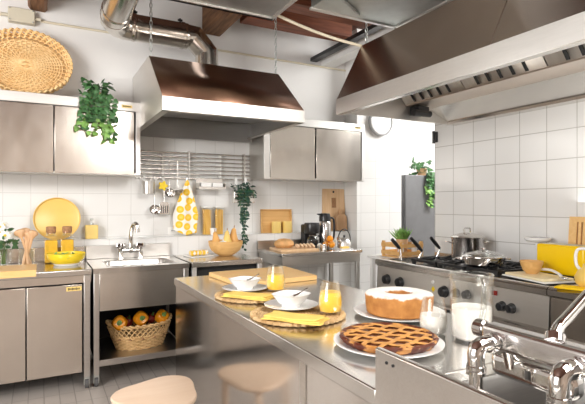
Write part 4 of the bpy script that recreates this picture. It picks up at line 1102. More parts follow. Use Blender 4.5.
# ------------------------------------------------------------------ corner table things
TZ2 = 0.9205
t = thing('bread_board', 'wide wooden bread board on the corner table', 'board', (2.2, 4.2, TZ2))
obj('board', MB().prism([(2.05, 4.09), (2.46, 4.06), (2.50, 4.42), (2.09, 4.45)], 'Z', TZ2, TZ2+0.025), 'wood_pale', t, bevel=0.004)
BZ = TZ2+0.0255
single('bread_loaf', MB().lathe([(0, 0.0), (0.085, 0.004), (0.108, 0.03), (0.098, 0.062), (0.06, 0.086), (0, 0.094)], 32, (2.19, 4.31, BZ), sx=1.0, sy=0.85), 'bread', 'round crusty bread loaf on the bread board', 'bread', (2.19, 4.31, BZ))
for i in range(5):
    x = 2.285+i*0.040
    mb = MB()
    m_ = Matrix.Translation((x, 4.20-0.006*i, BZ+0.022)) @ Matrix.Rotation(math.radians(62), 4, 'Y') @ Matrix.Rotation(0.1*i, 4, 'Z')
    mb.lathe([(0, -0.007), (0.036, -0.007), (0.040, 0), (0.036, 0.007), (0, 0.007)], 24, m=m_, sx=0.6, sy=1.0)
    single('bread_slice', mb, 'bread_in', 'bread slice on the bread board, ' + ('nearest the loaf', 'second from the loaf', 'middle of the row of five', 'second from the coffee maker', 'nearest the coffee maker')[i], 'bread slice', (x, 4.2, BZ), 'bread slices')

t = thing('coffee_maker', 'black drip coffee maker with glass pot on the corner table', 'coffee maker', (2.60, 4.40, TZ2))
x, y, z = 2.575, 4.41, TZ2
obj('base', MB().lathe([(0, 0), (0.085, 0), (0.088, 0.02), (0.07, 0.028), (0, 0.028)], 28, (x, y-0.02, z)), 'black_plastic', t)
obj('column', B(x-0.08, x+0.08, y+0.03, y+0.11, z, z+0.25), 'black_plastic', t, bevel=0.015, seg=3)
obj('head', MB().lathe([(0, 0.155), (0.078, 0.155), (0.086, 0.175), (0.086, 0.24), (0.078, 0.268), (0, 0.273)], 32, (x, y, z)), 'black_plastic', t)
obj('glass_pot', MB().lathe([(0, 0.03), (0.055, 0.03), (0.068, 0.06), (0.062, 0.10), (0.045, 0.125), (0.048, 0.138), (0, 0.138)], 28, (x, y-0.02, z)), 'glass_thick', t)
obj('coffee', MB().lathe([(0, 0.034), (0.052, 0.034), (0.063, 0.06), (0.06, 0.085), (0, 0.085)], 24, (x, y-0.02, z)), 'dark', t)
obj('pot_handle', MB().tube(smooth([(x+0.03, y-0.075, z+0.13), (x+0.06, y-0.12, z+0.12), (x+0.06, y-0.12, z+0.07), (x+0.04, y-0.09, z+0.05)]), 0.009, 8), 'black_plastic', t)

t = thing('thermos_jug', 'tall steel thermos jug with black lid behind the oranges', 'thermos', (2.74, 4.42, TZ2))
x, y, z = 2.765, 4.45, TZ2
obj('body', MB().lathe([(0, 0.0), (0.066, 0.0), (0.069, 0.01), (0.069, 0.265), (0.06, 0.28), (0, 0.28)], 32, (x, y, z)), 'satin_chrome', t)
obj('lid', MB().lathe([(0.060, 0.278), (0.066, 0.285), (0.064, 0.33), (0.052, 0.365), (0.0, 0.372)], 32, (x, y, z)).prism([(-0.095, 0.352), (-0.02, 0.33), (-0.02, 0.368), (-0.095, 0.365)], 'Y', -0.015, 0.015, m=Matrix.Translation((x, y, z))), 'black_plastic', t)
obj('handle', MB().tube(smooth([(x+0.05, y, z+0.315), (x+0.105, y-0.01, z+0.30), (x+0.115, y-0.01, z+0.16), (x+0.10, y-0.01, z+0.08), (x+0.06, y, z+0.06)]), 0.012, 10), 'black_plastic', t)

t = thing('tea_kettle', 'round steel tea kettle with a black hoop handle on the corner table', 'kettle', (2.84, 4.30, TZ2))
x, y, z = 2.865, 4.22, TZ2
obj('body', MB().lathe([(0, 0), (0.062, 0), (0.075, 0.012), (0.074, 0.05), (0.058, 0.09), (0.03, 0.108), (0, 0.112)], 36, (x, y, z)), 'hood_white', t)
obj('lid_knob', MB().lathe([(0, 0.108), (0.008, 0.11), (0.014, 0.128), (0.008, 0.138), (0, 0.14)], 14, (x, y, z)), 'black_plastic', t)
obj('spout', MB().tube(smooth([(x-0.05, y-0.02, z+0.05), (x-0.085, y-0.03, z+0.085), (x-0.10, y-0.035, z+0.12)]), [0.018]*6+[0.017]*6+[0.012], 12), 'chrome', t)
obj('handle', MB().tube([(x+0.078*cos(a), y, z+0.085+0.115*sin(a)) for a in [PI*(-0.08)+PI*1.16*i/24 for i in range(25)]], 0.006, 8), 'black_plastic', t)

def shell(r, h, c, n=28):
    return MB().lathe([(0, 0.0), (r*0.5, 0), (r*0.85, h*0.35), (r, h), (r*0.95, h), (r*0.8, h*0.38), (r*0.45, 0.006), (0, 0.006)], n, c)
OB = (2.675, 4.21, TZ2)
single('fruit_bowl', shell(0.07, 0.085, OB), 'glass_thick', 'small glass bowl of oranges on the corner table', 'bowl', OB)
for i, (dx, dy, dz, lb) in enumerate(((0, -0.004, 0.105, 'orange on top of the glass bowl pile'), (-0.034, 0.018, 0.048, 'orange low in the glass bowl, toward the coffee maker'), (0.032, 0.022, 0.05, 'orange low in the glass bowl, toward the kettle'), (0.0, -0.036, 0.047, 'orange low at the front of the glass bowl'))):
    c = (OB[0]+dx, OB[1]+dy, OB[2]+dz)
    single('orange', MB().ell(c, (0.036, 0.036, 0.034)).cyl((c[0], c[1], c[2]+0.033), (c[0], c[1], c[2]+0.036), 0.004, 6), 'orange', lb, 'orange', (c[0], c[1], c[2]-0.034), 'oranges in the glass bowl')
single('metal_cup', MB().lathe([(0, 0), (0.03, 0), (0.036, 0.055), (0.033, 0.055), (0.028, 0.005), (0, 0.005)], 24, (2.555, 4.14, TZ2)), 'chrome', 'small steel cup on the table beside the bread board', 'cup', (2.555, 4.14, TZ2))
single('egg', MB().ell((2.565, 4.235, TZ2+0.03), (0.024, 0.024, 0.031)), 'petal', 'white egg between the steel cup and the coffee maker', 'egg', (2.565, 4.235, TZ2))
t = thing('butter_dish', 'small plate with a yellow butter block before the kettle', 'butter dish', (2.80, 4.12, TZ2))
obj('plate', B(2.72, 2.87, 4.06, 4.16, TZ2, TZ2+0.008), 'white_ceramic', t, bevel=0.003)
obj('butter', B(2.75, 2.84, 4.085, 4.135, TZ2+0.008, TZ2+0.028), 'squash_y', t, bevel=0.004)

# ------------------------------------------------------------------ wicker basket of peppers in the sink unit shelf
def oval_basket():
    cx_, cy_, z0 = 0.735, 4.13, 0.1985
    t = thing('wicker_basket', 'oval wicker basket of peppers on the shelf under the sink', 'basket', (cx_, cy_, z0))
    def rad(f): return (0.185+0.075*f, 0.115+0.045*f)   # f height fraction
    H = 0.20
    w = MB(); n = 96
    for k in range(9):
        f = k/16; z = 0.006+f*H
        a, b = rad(f)
        pts = []
        for i in range(n):
            an = 2*PI*i/n; wv = 0.005*(1 if (i//3+k) % 2 else -1)
            pts.append((cx_+(a+wv)*cos(an), cy_+(b+wv)*sin(an), z0+z))
        w.tube(pts, 0.0066, 5, closed=True)
    a, b = rad(0)
    w.lathe([(0, 0.004), (1, 0.004)], 48, m=Matrix.Translation((cx_, cy_, z0)) @ Matrix.Diagonal((a, b, 1, 1)))
    obj('woven_body', w, 'wicker_pale', t)
    d = MB(); dk = MB()
    for i in range(28):
        an = 2*PI*i/28
        f = 0.42; aa, bb = rad(f)
        if i % 2: dk.ell((cx_+(aa+0.004)*cos(an), cy_+(bb+0.004)*sin(an), z0+f*H+0.006), (0.014, 0.014, 0.009), 8, 6)
    obj('dark_band', dk, 'cork', t)
    l = MB(); m = 34
    for sg in (1, -1):
        for i in range(m):
            pts = []
            for q in range(5):
                f = 0.52+0.42*q/4; an = 2*PI*(i+sg*q*0.45)/m; aa, bb = rad(f)
                pts.append((cx_+aa*cos(an), cy_+bb*sin(an), z0+f*H))
            l.tube(pts, 0.0045, 5)
    obj('lattice', l, 'wicker_pale', t)
    r = MB()
    for ph, dz in ((0, 0), (2.1, 0.006), (4.2, -0.004)):
        pts = []
        for i in range(160):
            an = 2*PI*i/160; aa, bb = rad(0.97); wv = sin(an*30+ph)*0.007
            # ends rise like handles
            rise = 0.035*abs(cos(an))**6
            pts.append((cx_+(aa+wv)*cos(an), cy_+(bb+wv)*sin(an), z0+H*0.96+dz+0.006*cos(an*30+ph)+rise))
        r.tube(pts, 0.007, 5, closed=True)
    obj('braided_rim', r, 'wicker_pale', t)
oval_basket()
def pepper(x, y, z, s, mat, lb, rx=0, rz=0):
    t = thing('bell_pepper', lb, 'pepper', (x, y, z), group='peppers in the basket'); t.rotation_euler = (rx, 0, rz)
    pr = [(0, 0.016), (0.015, 0.006), (0.03, 0.0), (0.042, 0.018), (0.048, 0.045), (0.046, 0.068), (0.034, 0.082), (0.016, 0.080), (0, 0.072)]
    obj('fruit', MB().lathe([(r*s, h*s) for r, h in pr], 32, (0, 0, -0.04*s), shape=lambda a: 1+0.05*cos(4*a)), mat, t, W=False)
    obj('stalk', MB().lathe([(0, 0.044*s), (0.017*s, 0.040*s), (0.015*s, 0.034*s), (0, 0.034*s)], 14).tube([(0, 0, 0.036*s), (0.002, 0.003, 0.052*s), (0.008, 0.006, 0.064*s)], [0.010*s, 0.008*s, 0.009*s], 8), 'stem_green', t, W=False)
FX = math.radians(78)
pepper(0.565, 4.06, 0.425, 1.25, 'pepper', 'orange-yellow pepper facing front at the cabinet end of the basket', FX, -0.2)
pepper(0.728, 4.06, 0.443, 1.25, 'pepper', 'orange-yellow pepper facing front in the middle of the basket', FX, 0.1)
pepper(0.905, 4.08, 0.430, 1.2, 'pepper', 'orange-yellow pepper tilted at the island end of the basket', math.radians(55), 0.3)
pepper(0.83, 4.13, 0.42, 0.85, 'pepper_red', 'dark red pepper between the middle and island-end peppers', 0.5, 0.5)
pepper(0.645, 4.15, 0.405, 0.85, 'pepper_red', 'dark red pepper deep between the two front peppers', 0.3, 0.5)

# ------------------------------------------------------------------ island things
IZ = 0.9005
t = thing('serving_board', 'large light wooden board at the far end of the island', 'board', (1.3, 2.84, IZ))
obj('board', MB().prism([(1.0, 3.09), (1.60, 3.13), (1.575, 2.63), (1.03, 2.57)], 'Z', IZ, IZ+0.03), 'wood_board', t, bevel=0.004)

def placemat(x, y, lb):
    t = thing('placemat', lb, 'placemat', (x, y, IZ), group='round woven placemats')
    mb = MB(); r = 0.010
    while r < 0.185:
        n = max(24, int(r*420)); pts = []
        for i in range(n):
            an = 2*PI*i/n; pts.append((x+r*cos(an), y+r*sin(an), IZ+0.007+0.0022*sin(i*PI/1.5)))
        mb.tube(pts, 0.0075, 6, closed=True)
        r += 0.0125
    mb.lathe([(0, 0.0005), (0.19, 0.0005)], 40, (x, y, IZ))
    obj('woven_disc', mb, 'seagrass', t)
    e = MB(); m = 40
    for i in range(m):
        a0 = 2*PI*i/m; a1 = 2*PI*(i+1.5)/m; am = (a0+a1)/2
        e.tube([(x+0.184*cos(a0), y+0.184*sin(a0), IZ+0.009), (x+0.203*cos(am), y+0.203*sin(am), IZ+0.010), (x+0.188*cos(a1), y+0.188*sin(a1), IZ+0.008)], 0.0075, 6)
    obj('braided_edge', e, 'seagrass', t)
placemat(1.00, 2.315, 'round woven placemat next to the large wooden board')
placemat(0.992, 1.82, 'round woven placemat nearer the lattice tart')

PZ = IZ+0.0185
def setting(px, py, rz, lbl, gx, gy, nap):
    t = thing('dinner_plate', 'white plate under the breakfast bowl on the placemat ' + lbl, 'plate', (px, py, PZ), group='breakfast plates')
    obj('plate_body', MB().lathe([(0, 0), (0.07, 0), (0.085, 0.006), (0.122, 0.016), (0.123, 0.019), (0.084, 0.010), (0.06, 0.006), (0, 0.006)], 48, (px, py, PZ)), 'white_ceramic', t)
    bz = PZ+0.0065
    t = thing('breakfast_bowl', 'white squared bowl with a spoon on the plate ' + lbl, 'bowl', (px, py, bz), group='breakfast bowls')
    sq = lambda a: (abs(cos(a-rz))**3.2+abs(sin(a-rz))**3.2)**(-1/3.2)
    obj('bowl_body', MB().lathe([(0, 0), (0.038, 0), (0.04, 0.01), (0.055, 0.022), (0.076, 0.055), (0.080, 0.058), (0.076, 0.058), (0.052, 0.028), (0.03, 0.016), (0, 0.014)], 64, (px, py, bz), shape=sq), 'white_ceramic', t)
    obj('yogurt', MB().lathe([(0, 0.041), (0.062, 0.041), (0.064, 0.038), (0, 0.036)], 48, (px, py, bz), shape=sq), 'milk', t)
    s = thing('teaspoon', 'steel teaspoon resting in the bowl ' + lbl, 'spoon', (px, py, bz+0.04), group='teaspoons')
    obj('spoon_body', MB().tube([(px+0.01, py-0.0, bz+0.046), (px+0.03, py-0.004, bz+0.052), (px+0.05, py-0.008, bz+0.063), (px+0.078, py-0.012, bz+0.078)], [0.011, 0.010, 0.004, 0.0055], 8, flat=0.5), 'chrome', s)
    # folded napkin: three layers
    t = thing('folded_napkin', 'folded yellow napkin in front of the plate ' + lbl, 'napkin', (nap[0], nap[1], PZ), nap[2], 'folded yellow napkins')
    for k in range(3):
        def nf(u, v, k=k):
            xx = (u-0.5)*(0.255-0.012*k)+0.006*sin(7*v+k*2); yy = (v-0.5)*(0.115-0.006*k)+0.006*sin(6*u+k)
            return (xx, yy, 0.004+k*0.0052+0.0025*sin(u*5+k)*sin(v*3.2))
        obj('fold', MB().grid(nf, 20, 8), 'yellow_cloth', t, W=False, solid=0.0045)
    return gx, gy

def tumbler(x, y, z, liquid, level, lb, grp):
    t = thing('tumbler', lb, 'glass', (x, y, z), group=grp)
    def R_(h): # outer radius along the height, widest low down
        return 0.046+0.010*sin(min(1, h/0.07)*PI*0.5)*1.0-0.018*max(0, (h-0.035)/0.10)**1.2
    H = 0.135
    out = [(R_(H*i/14), H*i/14) for i in range(15)]
    inn = [(R_(H*i/14)-0.0025, H*i/14) for i in range(14, 0, -1)]
    obj('glass_body', MB().lathe([(0, 0.0)]+out+inn+[(0.03, 0.008), (0, 0.008)], 36, (x, y, z)), 'glass', t)
    k = 10
    obj('drink', MB().lathe([(0, 0.0085), (0.04, 0.0085)]+[(R_(0.01+(level-0.01)*i/k)-0.0035, 0.01+(level-0.01)*i/k) for i in range(k+1)]+[(0, level)], 36, (x, y, z)), liquid, t)
setting(0.985, 2.41, 0.5, 'next to the large wooden board', 0, 0, (0.925, 2.22, math.radians(-52)))
setting(1.004, 1.905, 0.5, 'nearer the lattice tart', 0, 0, (0.913, 1.700, math.radians(-52)))
tumbler(1.13, 2.325, PZ, 'juice', 0.088, 'orange juice tumbler on the placemat by the large wooden board', 'juice glasses')
tumbler(1.108, 1.738, PZ, 'juice', 0.092, 'orange juice tumbler on the placemat nearer the ring cake', 'juice glasses')
tumbler(1.312, 1.335, IZ, 'milk', 0.072, 'tumbler of milk standing beside the milk jug', None)

# tart
tx, ty = 1.060, 1.293
t = thing('tart_plate', 'wide white plate under the lattice tart', 'plate', (tx, ty, IZ))
obj('plate_body', MB().lathe([(0, 0), (0.12, 0), (0.15, 0.008), (0.187, 0.016), (0.188, 0.020), (0.15, 0.013), (0.12, 0.008), (0, 0.008)], 64, (tx, ty, IZ)), 'white_ceramic', t)
t = thing('lattice_tart', 'round dark jam tart with a golden lattice top', 'tart', (tx, ty, IZ+0.0085))
z = IZ+0.014
obj('crust', MB().lathe([(0, 0), (0.150, 0), (0.163, 0.012), (0.167, 0.022), (0.160, 0.027), (0.150, 0.024), (0.14, 0.014), (0, 0.014)], 104, (tx, ty, z), shape=lambda a: 1+0.012*cos(26*a)+0.010*cos(11*a+1)), 'tart_rim', t)
obj('filling', MB().lathe([(0, 0.021), (0.10, 0.021), (0.152, 0.019), (0.150, 0.012), (0, 0.012)], 64, (tx, ty, z)), 'pie_fill', t)
lat = MB()
for an in (math.radians(20), math.radians(-52)):
    for k in range(-2, 3):
        o_ = k*0.056+0.004; hl = math.sqrt(max(0, 0.158**2-o_**2))
        pts = []
        for i in range(13):
            u = -hl+2*hl*i/12
            zz = 0.024+0.002*sin(i*1.9+k*2.1+an) - (0.004 if i in (0, 12) else 0)
            pts.append((tx+u*cos(an)-o_*sin(an), ty+u*sin(an)+o_*cos(an), z+zz))
        lat.tube(pts, 0.0088, 8, flat=0.35)
obj('lattice_strip', lat, 'pie_crust', t)
# ring cake
kx, ky = 1.393, 1.625
t = thing('cake_plate', 'white plate under the sugar-dusted ring cake', 'plate', (kx, ky, IZ))
obj('plate_body', MB().lathe([(0, 0), (0.13, 0), (0.16, 0.008), (0.196, 0.018), (0.197, 0.022), (0.16, 0.014), (0.12, 0.008), (0, 0.008)], 64, (kx, ky, IZ)), 'white_ceramic', t)
t = thing('ring_cake', 'golden ring cake dusted with powdered sugar', 'cake', (kx, ky, IZ+0.0125))
pr = [(0.052, 0.0), (0.134, 0.0), (0.141, 0.006), (0.146, 0.045), (0.148, 0.078), (0.143, 0.087), (0.125, 0.092), (0.10, 0.093), (0.066, 0.0925), (0.057, 0.087), (0.050, 0.05)]
obj('sponge', MB().lathe(pr, 64, closed=True), 'cake', t, W=False)

# milk jug
jx, jy = 1.372, 1.208
t = thing('milk_jug', 'large clear glass jug half full of milk', 'jug', (jx, jy, IZ))
H = 0.237
def jr(h): return 0.072+0.003*(h/H)
def lip(a): return 1.0
out = [(jr(H*i/10), H*i/10) for i in range(11)]; inn = [(jr(H*i/10)-0.0035, H*i/10) for i in range(10, 0, -1)]
prof = [(0, 0), (0.066, 0.0)]+out[0:]+inn+[(0.06, 0.008), (0, 0.008)]
jm = MB().lathe(prof, 48, (jx, jy, IZ))
# pull a pouring lip on the side away from the handle
ha = math.radians(-20)
nv = []
for v in jm.v:
    dx, dy, dz = v[0]-jx, v[1]-jy, v[2]-IZ
    if dz > 0.18:
        a = math.atan2(dy, dx); da = abs((a-(ha+PI)+PI) % (2*PI)-PI)
        k = max(0, 1-da/0.45)**1.5*((dz-0.18)/(H-0.18))**2
        v = (jx+dx*(1+0.22*k), jy+dy*(1+0.22*k), v[2]+0.006*k)
    nv.append(v)
jm.v = nv
obj('glass_body', jm, 'glass', t)
obj('rim', MB().tube([(jx+0.0735*cos(a), jy+0.0735*sin(a), IZ+H) for a in [2*PI*i/48 for i in range(48)] if abs((a-(ha+PI)+PI) % (2*PI)-PI) > 0.35], 0.003, 6), 'glass_thick', t)
obj('milk', MB().lathe([(0, 0.0085), (0.060, 0.0085), (0.0675, 0.016)]+[(jr(0.02+0.1*i/5)-0.005, 0.02+0.1*i/5) for i in range(6)]+[(0, 0.12)], 48, (jx, jy, IZ)), 'milk', t)
hd = Vector((cos(math.radians(-120)), sin(math.radians(-120)), 0))
hp = [Vector((jx, jy, IZ+0.215))+hd*0.072, Vector((jx, jy, IZ+0.232))+hd*0.10, Vector((jx, jy, IZ+0.205))+hd*0.122, Vector((jx, jy, IZ+0.15))+hd*0.122, Vector((jx, jy, IZ+0.10))+hd*0.10, Vector((jx, jy, IZ+0.085))+hd*0.074]
obj('handle', MB().tube(smooth(hp), 0.0095, 12, flat=1.2), 'glass_thick', t)

# ------------------------------------------------------------------ range-top things
GZ = 0.938
px, py = 3.13, 2.80
t = thing('stock_pot', 'shiny steel stock pot with lid on the rear burner', 'pot', (px, py, GZ+0.002))
obj('pot_body', MB().lathe([(0, 0), (0.118, 0), (0.126, 0.008), (0.126, 0.165), (0.131, 0.172), (0.126, 0.175), (0.122, 0.16), (0.12, 0.01), (0, 0.008)], 48, (px, py, GZ+0.002)), 'satin_chrome', t)
obj('lid', MB().lathe([(0.13, 0.172), (0.132, 0.178), (0.11, 0.192), (0.05, 0.210), (0, 0.214)], 48, (px, py, GZ+0.002)), 'steel_h', t)
obj('lid_handle', MB().tube([(px-0.035, py, GZ+0.205), (px-0.035, py, GZ+0.245), (px-0.025, py, GZ+0.252), (px+0.025, py, GZ+0.252), (px+0.035, py, GZ+0.245), (px+0.035, py, GZ+0.205)], 0.007, 8), 'chrome', t)
cd = (cos(math.radians(-28)), sin(math.radians(-28)))
for sg in (-1, 1):
    c = Vector((px, py, GZ+0.13)); d = Vector((cd[0]*sg, cd[1]*sg, 0)); s = Vector((-cd[1], cd[0], 0))
    obj('side_handle', MB().tube(smooth([c+d*0.124+s*0.05, c+d*0.165+s*0.045+Vector((0, 0, .01)), c+d*0.17+Vector((0, 0, .012)), c+d*0.165-s*0.045+Vector((0, 0, .01)), c+d*0.124-s*0.05]), 0.006, 8), 'chrome', t)
qx, qy = 2.875, 2.425
t = thing('saute_pan', 'low steel pan with domed glass lid on the front burner', 'pan', (qx, qy, GZ+0.002))
obj('pan_body', MB().lathe([(0, 0), (0.12, 0), (0.140, 0.012), (0.150, 0.06), (0.155, 0.064), (0.150, 0.066), (0.143, 0.058), (0.134, 0.014), (0, 0.008)], 48, (qx, qy, GZ+0.002)), 'chrome', t)
obj('glass_lid', MB().lathe([(0.150, 0.066), (0.150, 0.070), (0.12, 0.088), (0.06, 0.105), (0, 0.11)], 48, (qx, qy, GZ+0.002)), 'glass_thick', t)
obj('lid_rim', MB().lathe([(0.152, 0.065), (0.154, 0.069), (0.150, 0.073), (0.147, 0.069)], 48, (qx, qy, GZ+0.002), closed=True), 'chrome', t)
obj('lid_knob', MB().lathe([(0, 0.108), (0.010, 0.110), (0.008, 0.116), (0.020, 0.122), (0.018, 0.128), (0, 0.13)], 20, (qx, qy, GZ+0.002)), 'chrome', t)
for sg in (-1, 1):
    c = Vector((qx, qy, GZ+0.052)); d = Vector((cd[0]*sg, cd[1]*sg, 0)); s = Vector((-cd[1], cd[0], 0))
    obj('side_handle', MB().tube(smooth([c+d*0.145+s*0.04, c+d*0.185+s*0.035, c+d*0.19, c+d*0.185-s*0.035, c+d*0.145-s*0.04]), 0.006, 8), 'chrome', t)

RZ_ = math.radians(-13)
sc = (2.845, 1.965)
t = thing('serving_slab', 'grey dark-edged slab beside the burners under the cream board', 'board', (sc[0], sc[1], 0.902))
obj('slab', MB().box(-0.125, 0.125, -0.19, 0.19, 0.001, 0.012, m=RZ(RZ_, (sc[0], sc[1], 0.902))), 'white_plastic', t, bevel=0.002)
obj('dark_edge', MB().box(-0.127, 0.127, -0.192, 0.192, 0.0, 0.006, m=RZ(RZ_, (sc[0], sc[1], 0.9015))), 'dark', t)
single('cream_board', MB().box(-0.115, 0.115, -0.17, 0.17, 0, 0.014, m=RZ(RZ_, (sc[0]+0.01, sc[1]+0.01, 0.9148))), 'cream', 'cream wooden board stacked on the grey slab beside the toaster', 'board', (sc[0], sc[1], 0.915), bevel=0.003)
SB = (2.875, 2.035, 0.9295)
single('serving_bowl', MB().lathe([(0, 0), (0.032, 0), (0.053, 0.022), (0.070, 0.07), (0.072, 0.084), (0.068, 0.084), (0.049, 0.028), (0.03, 0.012), (0, 0.012)], 40, SB), 'wood_light', 'small light wooden bowl in front of the yellow toaster', 'bowl', SB)
t = thing('serving_spoon', 'cream serving spoon lying across the cream board', 'spoon', (2.85, 1.86, 0.93))
obj('handle', MB().tube(smooth([(2.93, 2.00, 0.958), (2.90, 1.92, 0.965), (2.85, 1.84, 0.958), (2.83, 1.80, 0.945)]), 0.008, 8), 'white_plastic', t)
obj('spoon_head', MB().ell((2.815, 1.775, 0.940), (0.022, 0.032, 0.009)), 'chrome', t)

t = thing('toaster', 'long bright yellow toaster standing against the tiled wall', 'toaster', (3.15, 1.97, 0.902))
T0 = (3.067, 3.235, 1.80, 2.137)
obj('body', B(T0[0], T0[1], T0[2], T0[3], 0.915, 1.115), 'yellow_enamel', t, bevel=0.016, seg=4)
obj('slot', MB().box(3.10, 3.13, 1.83, 2.11, 1.110, 1.117).box(3.17, 3.20, 1.83, 2.11, 1.110, 1.117), 'galv', t)
obj('foot', MB().box(3.08, 3.22, 1.82, 2.12, 0.9015, 0.917), 'dark', t)
obj('end_cap', B(3.09, 3.21, 1.785, 1.80, 0.94, 1.10), 'white_plastic', t, bevel=0.004)
obj('lever', B(3.13, 3.17, 1.765, 1.787, 1.05, 1.07), 'white_plastic', t)
t = thing('cake_stand', 'white flat-topped cake stand behind the yellow toaster', 'cake stand', (3.29, 2.27, 0.902))
sx_, sy_ = 3.285, 2.275
obj('plate', MB().lathe([(0, 0.205), (0.075, 0.207), (0.09, 0.222), (0.09, 0.236), (0.085, 0.238), (0, 0.23)], 40, (sx_, sy_, 0.902)), 'white_ceramic', t)
obj('stem', MB().lathe([(0.05, 0.0), (0.05, 0.006), (0.015, 0.02), (0.012, 0.15), (0.02, 0.206)], 24, (sx_, sy_, 0.902)), 'white_ceramic', t)

def slotted_board():
    t = thing('slotted_board', 'wooden slotted board leaning on the tiles behind the toaster', 'board', (3.36, 1.9, 0.925))
    m_ = Matrix.Translation((3.345, 1.96, 0.926)) @ Matrix.Rotation(math.radians(5), 4, 'Y')
    w, h = 0.13, 0.375
    mb = MB()
    mb.box(0, 0.016, -w, w, h*0.90, h, m=m_).box(0, 0.016, -w, w, 0, h*0.35, m=m_)
    ys = [-w, -0.082, -0.058, -0.034, -0.010, 0.014, 0.038, 0.062, w]
    bars = [(-w, -0.066), (-0.054, -0.034), (-0.022, -0.002), (0.010, 0.030), (0.042, 0.062), (0.074, w)]
    for a, b in bars: mb.box(0, 0.016, a, b, h*0.35, h*0.90, m=m_)
    obj('board', mb, 'wood_board', t)
    dk = MB().box(0.012, 0.015, -w+0.01, w-0.01, h*0.35, h*0.9, m=m_)
    obj('backing', dk, 'cork', t)
slotted_board()
t = thing('yellow_jug', 'pale yellow jug with white handle at the picture edge on the side counter', 'jug', (2.80, 1.62, 0.90))
obj('jug_body', MB().lathe([(0, 0), (0.055, 0), (0.085, 0.03), (0.09, 0.065), (0.072, 0.10), (0.05, 0.118), (0.045, 0.14), (0.042, 0.14), (0.045, 0.118), (0, 0.112)], 36, (2.80, 1.60, 0.9025)), 'squash_y', t)
obj('handle', MB().tube(smooth([(2.80, 1.66, 1.00), (2.80, 1.69, 1.03), (2.80, 1.695, 1.09), (2.80, 1.675, 1.125), (2.80, 1.62, 1.12), (2.80, 1.61, 1.04)]), 0.009, 10), 'white_ceramic', t)
t = thing('yellow_cloth', 'folded yellow cloth at the counter edge before the yellow jug', 'cloth', (2.70, 1.62, 0.902), 0.2)
for k in range(2):
    obj('fold', MB().grid(lambda u, v, k=k: ((u-0.5)*0.11, (v-0.5)*(0.22-0.01*k), 0.005+0.006*k+0.001*sin(7*u+5*v)), 8, 12), 'yellow_enamel', t, W=False, solid=0.005)

# crate with plant behind the range
t = thing('wooden_crate', 'small slatted wooden crate behind the far end of the range', 'crate', (3.12, 3.66, 0.871))
cx0, cx1, cy0, cy1, cz = 3.02, 3.30, 3.50, 3.78, 0.8705
for x in (cx0, cx1-0.025):
    for y in (cy0, cy1-0.025):
        obj('corner_post', B(x, x+0.025, y, y+0.025, cz, cz+0.155), 'wood_light', t)
for z in (cz+0.025, cz+0.10):
    for y in (cy0-0.008, cy1): obj('slat', B(cx0, cx1, y, y+0.008, z, z+0.035), 'wood_light', t)
    for x in (cx0-0.008, cx1): obj('slat', B(x, x+0.008, cy0, cy1, z, z+0.035), 'wood_light', t)
obj('base_board', B(cx0+0.005, cx1-0.005, cy0+0.005, cy1-0.005, cz, cz+0.012), 'wood_light', t)
t = thing('grass_plant', 'little spiky green plant standing in the wooden crate', 'plant', (3.16, 3.64, cz+0.012))
obj('pot', MB().lathe([(0, 0.0), (0.045, 0.0), (0.06, 0.16), (0.056, 0.16), (0.05, 0.145), (0, 0.145)], 24, (3.16, 3.64, cz+0.013)), 'wood_spoon', t)
mb = MB(); rnd = random.Random(6)
for i in range(120):
    a = rnd.uniform(0, 2*PI); tl = rnd.uniform(0, 1.0)
    add_leaf(mb, (3.16+rnd.uniform(-.035, .035), 3.64+rnd.uniform(-.035, .035), cz+0.155), (cos(a)*tl, sin(a)*tl, 1), (cos(a+1.5), sin(a+1.5), 0.1), rnd.uniform(0.10, 0.15), 'blade')
obj('foliage', mb, 'leaf_light', t)
single('storage_jar', MB().lathe([(0, 0), (0.028, 0), (0.03, 0.10), (0.022, 0.125), (0, 0.13)], 24, (3.075, 3.56, cz+0.013)), 'white_ceramic', 'white jar inside the slatted wooden crate, nearer the pillar', 'jar', (3.075, 3.56, cz+0.013))
single('storage_jar', MB().lathe([(0, 0), (0.026, 0), (0.028, 0.11), (0.02, 0.135), (0, 0.14)], 24, (3.245, 3.56, cz+0.013)), 'white_ceramic', 'white jar inside the slatted wooden crate, nearer the range wall', 'jar', (3.245, 3.56, cz+0.013))

# ------------------------------------------------------------------ stool
t = thing('wooden_stool', 'pale wooden stool with rounded triangular seat beside the island', 'stool', (0.50, 2.38, 0))
def rt(a): return 1+0.13*cos(3*(a-math.radians(50)))
obj('seat', MB().lathe([(0, 0.425), (0.19, 0.425), (0.201, 0.43), (0.203, 0.442), (0.198, 0.449), (0.18, 0.450), (0, 0.446)], 64, (0.525, 2.42, 0), shape=rt), 'stool_wood', t)
for k in range(3):
    a = math.radians(50+120*k); d = Vector((cos(a), sin(a), 0)); c = Vector((0.525, 2.42, 0))
    pts = [c+d*0.09+Vector((0, 0, 0.41)), c+d*0.17+Vector((0, 0, 0.41)), c+d*0.195+Vector((0, 0, 0.39)), c+d*0.20+Vector((0, 0, 0.36)), c+d*0.205+Vector((0, 0, 0.0))]
    obj('leg', MB().tube(pts, [0.016, 0.018, 0.018, 0.018, 0.016], 10), 'stool_wood', t)

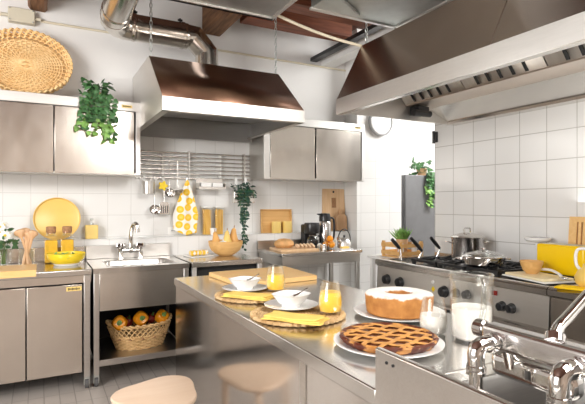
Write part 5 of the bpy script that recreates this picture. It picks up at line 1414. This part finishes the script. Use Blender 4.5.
# ------------------------------------------------------------------ light
def area(name, loc, target, size, power, col=(1, 1, 1), sy=None):
    l = bpy.data.lights.new(name, 'AREA'); l.energy = power; l.color = col
    l.shape = 'RECTANGLE'; l.size = size; l.size_y = sy or size
    o = bpy.data.objects.new(name, l); C.objects.link(o); o.location = loc
    d = Vector(target)-Vector(loc); o.rotation_euler = d.to_track_quat('-Z', 'Y').to_euler()
    return o
area('left_fill', (-2.95, 1.2, 1.9), (2.0, 1.9, 1.7), 3.6, 180, (1, 0.99, 0.985), 2.2)  # fill added to brighten the right wall; no window here
area('rear_ceiling_lamp', (2.1, -1.0, 3.36), (1.4, 2.2, 0.8), 2.0, 165, (1, 0.975, 0.945), 1.6)
area('overhead_fill', (1.6, 0.3, 3.36), (1.4, 1.4, 0.0), 1.4, 50, (1, 0.96, 0.9))  # added overhead fill, no fixture on the ceiling
area('upper_wall_fill', (-1.3, 2.3, 2.3), (0.8, 4.69, 2.9), 0.8, 16, (1, 0.98, 0.95))  # fill added to lift the upper back wall
area('hood_interior_fill', (2.50, 1.75, 1.78), (2.8, 1.75, 2.5), 0.6, 4, (1, 0.99, 0.96), 2.8)  # upward fill added to brighten the hood interior, not a fitting
area('passage_lamp', (4.9, 3.2, 3.2), (4.2, 4.8, 1.4), 1.4, 100, (1, 0.99, 0.97))

w = bpy.data.worlds.new('world'); bpy.context.scene.world = w; w.use_nodes = True
w.node_tree.nodes['Background'].inputs[0].default_value = (1, 0.98, 0.95, 1)
w.node_tree.nodes['Background'].inputs[1].default_value = 0.5

# ------------------------------------------------------------------ camera
cam = bpy.data.cameras.new('camera'); co = bpy.data.objects.new('camera', cam); C.objects.link(co)
co.location = (0, 0, 1.39)
co.rotation_euler = (PI/2, 0, -math.radians(27.95))
cam.sensor_width = 36; cam.lens = 36*474/585; cam.shift_y = 2/585; cam.clip_start = 0.02
sc_ = bpy.context.scene
sc_.camera = co
sc_.view_settings.view_transform = 'Standard'
sc_.view_settings.look = 'None'
sc_.view_settings.exposure = 0.6
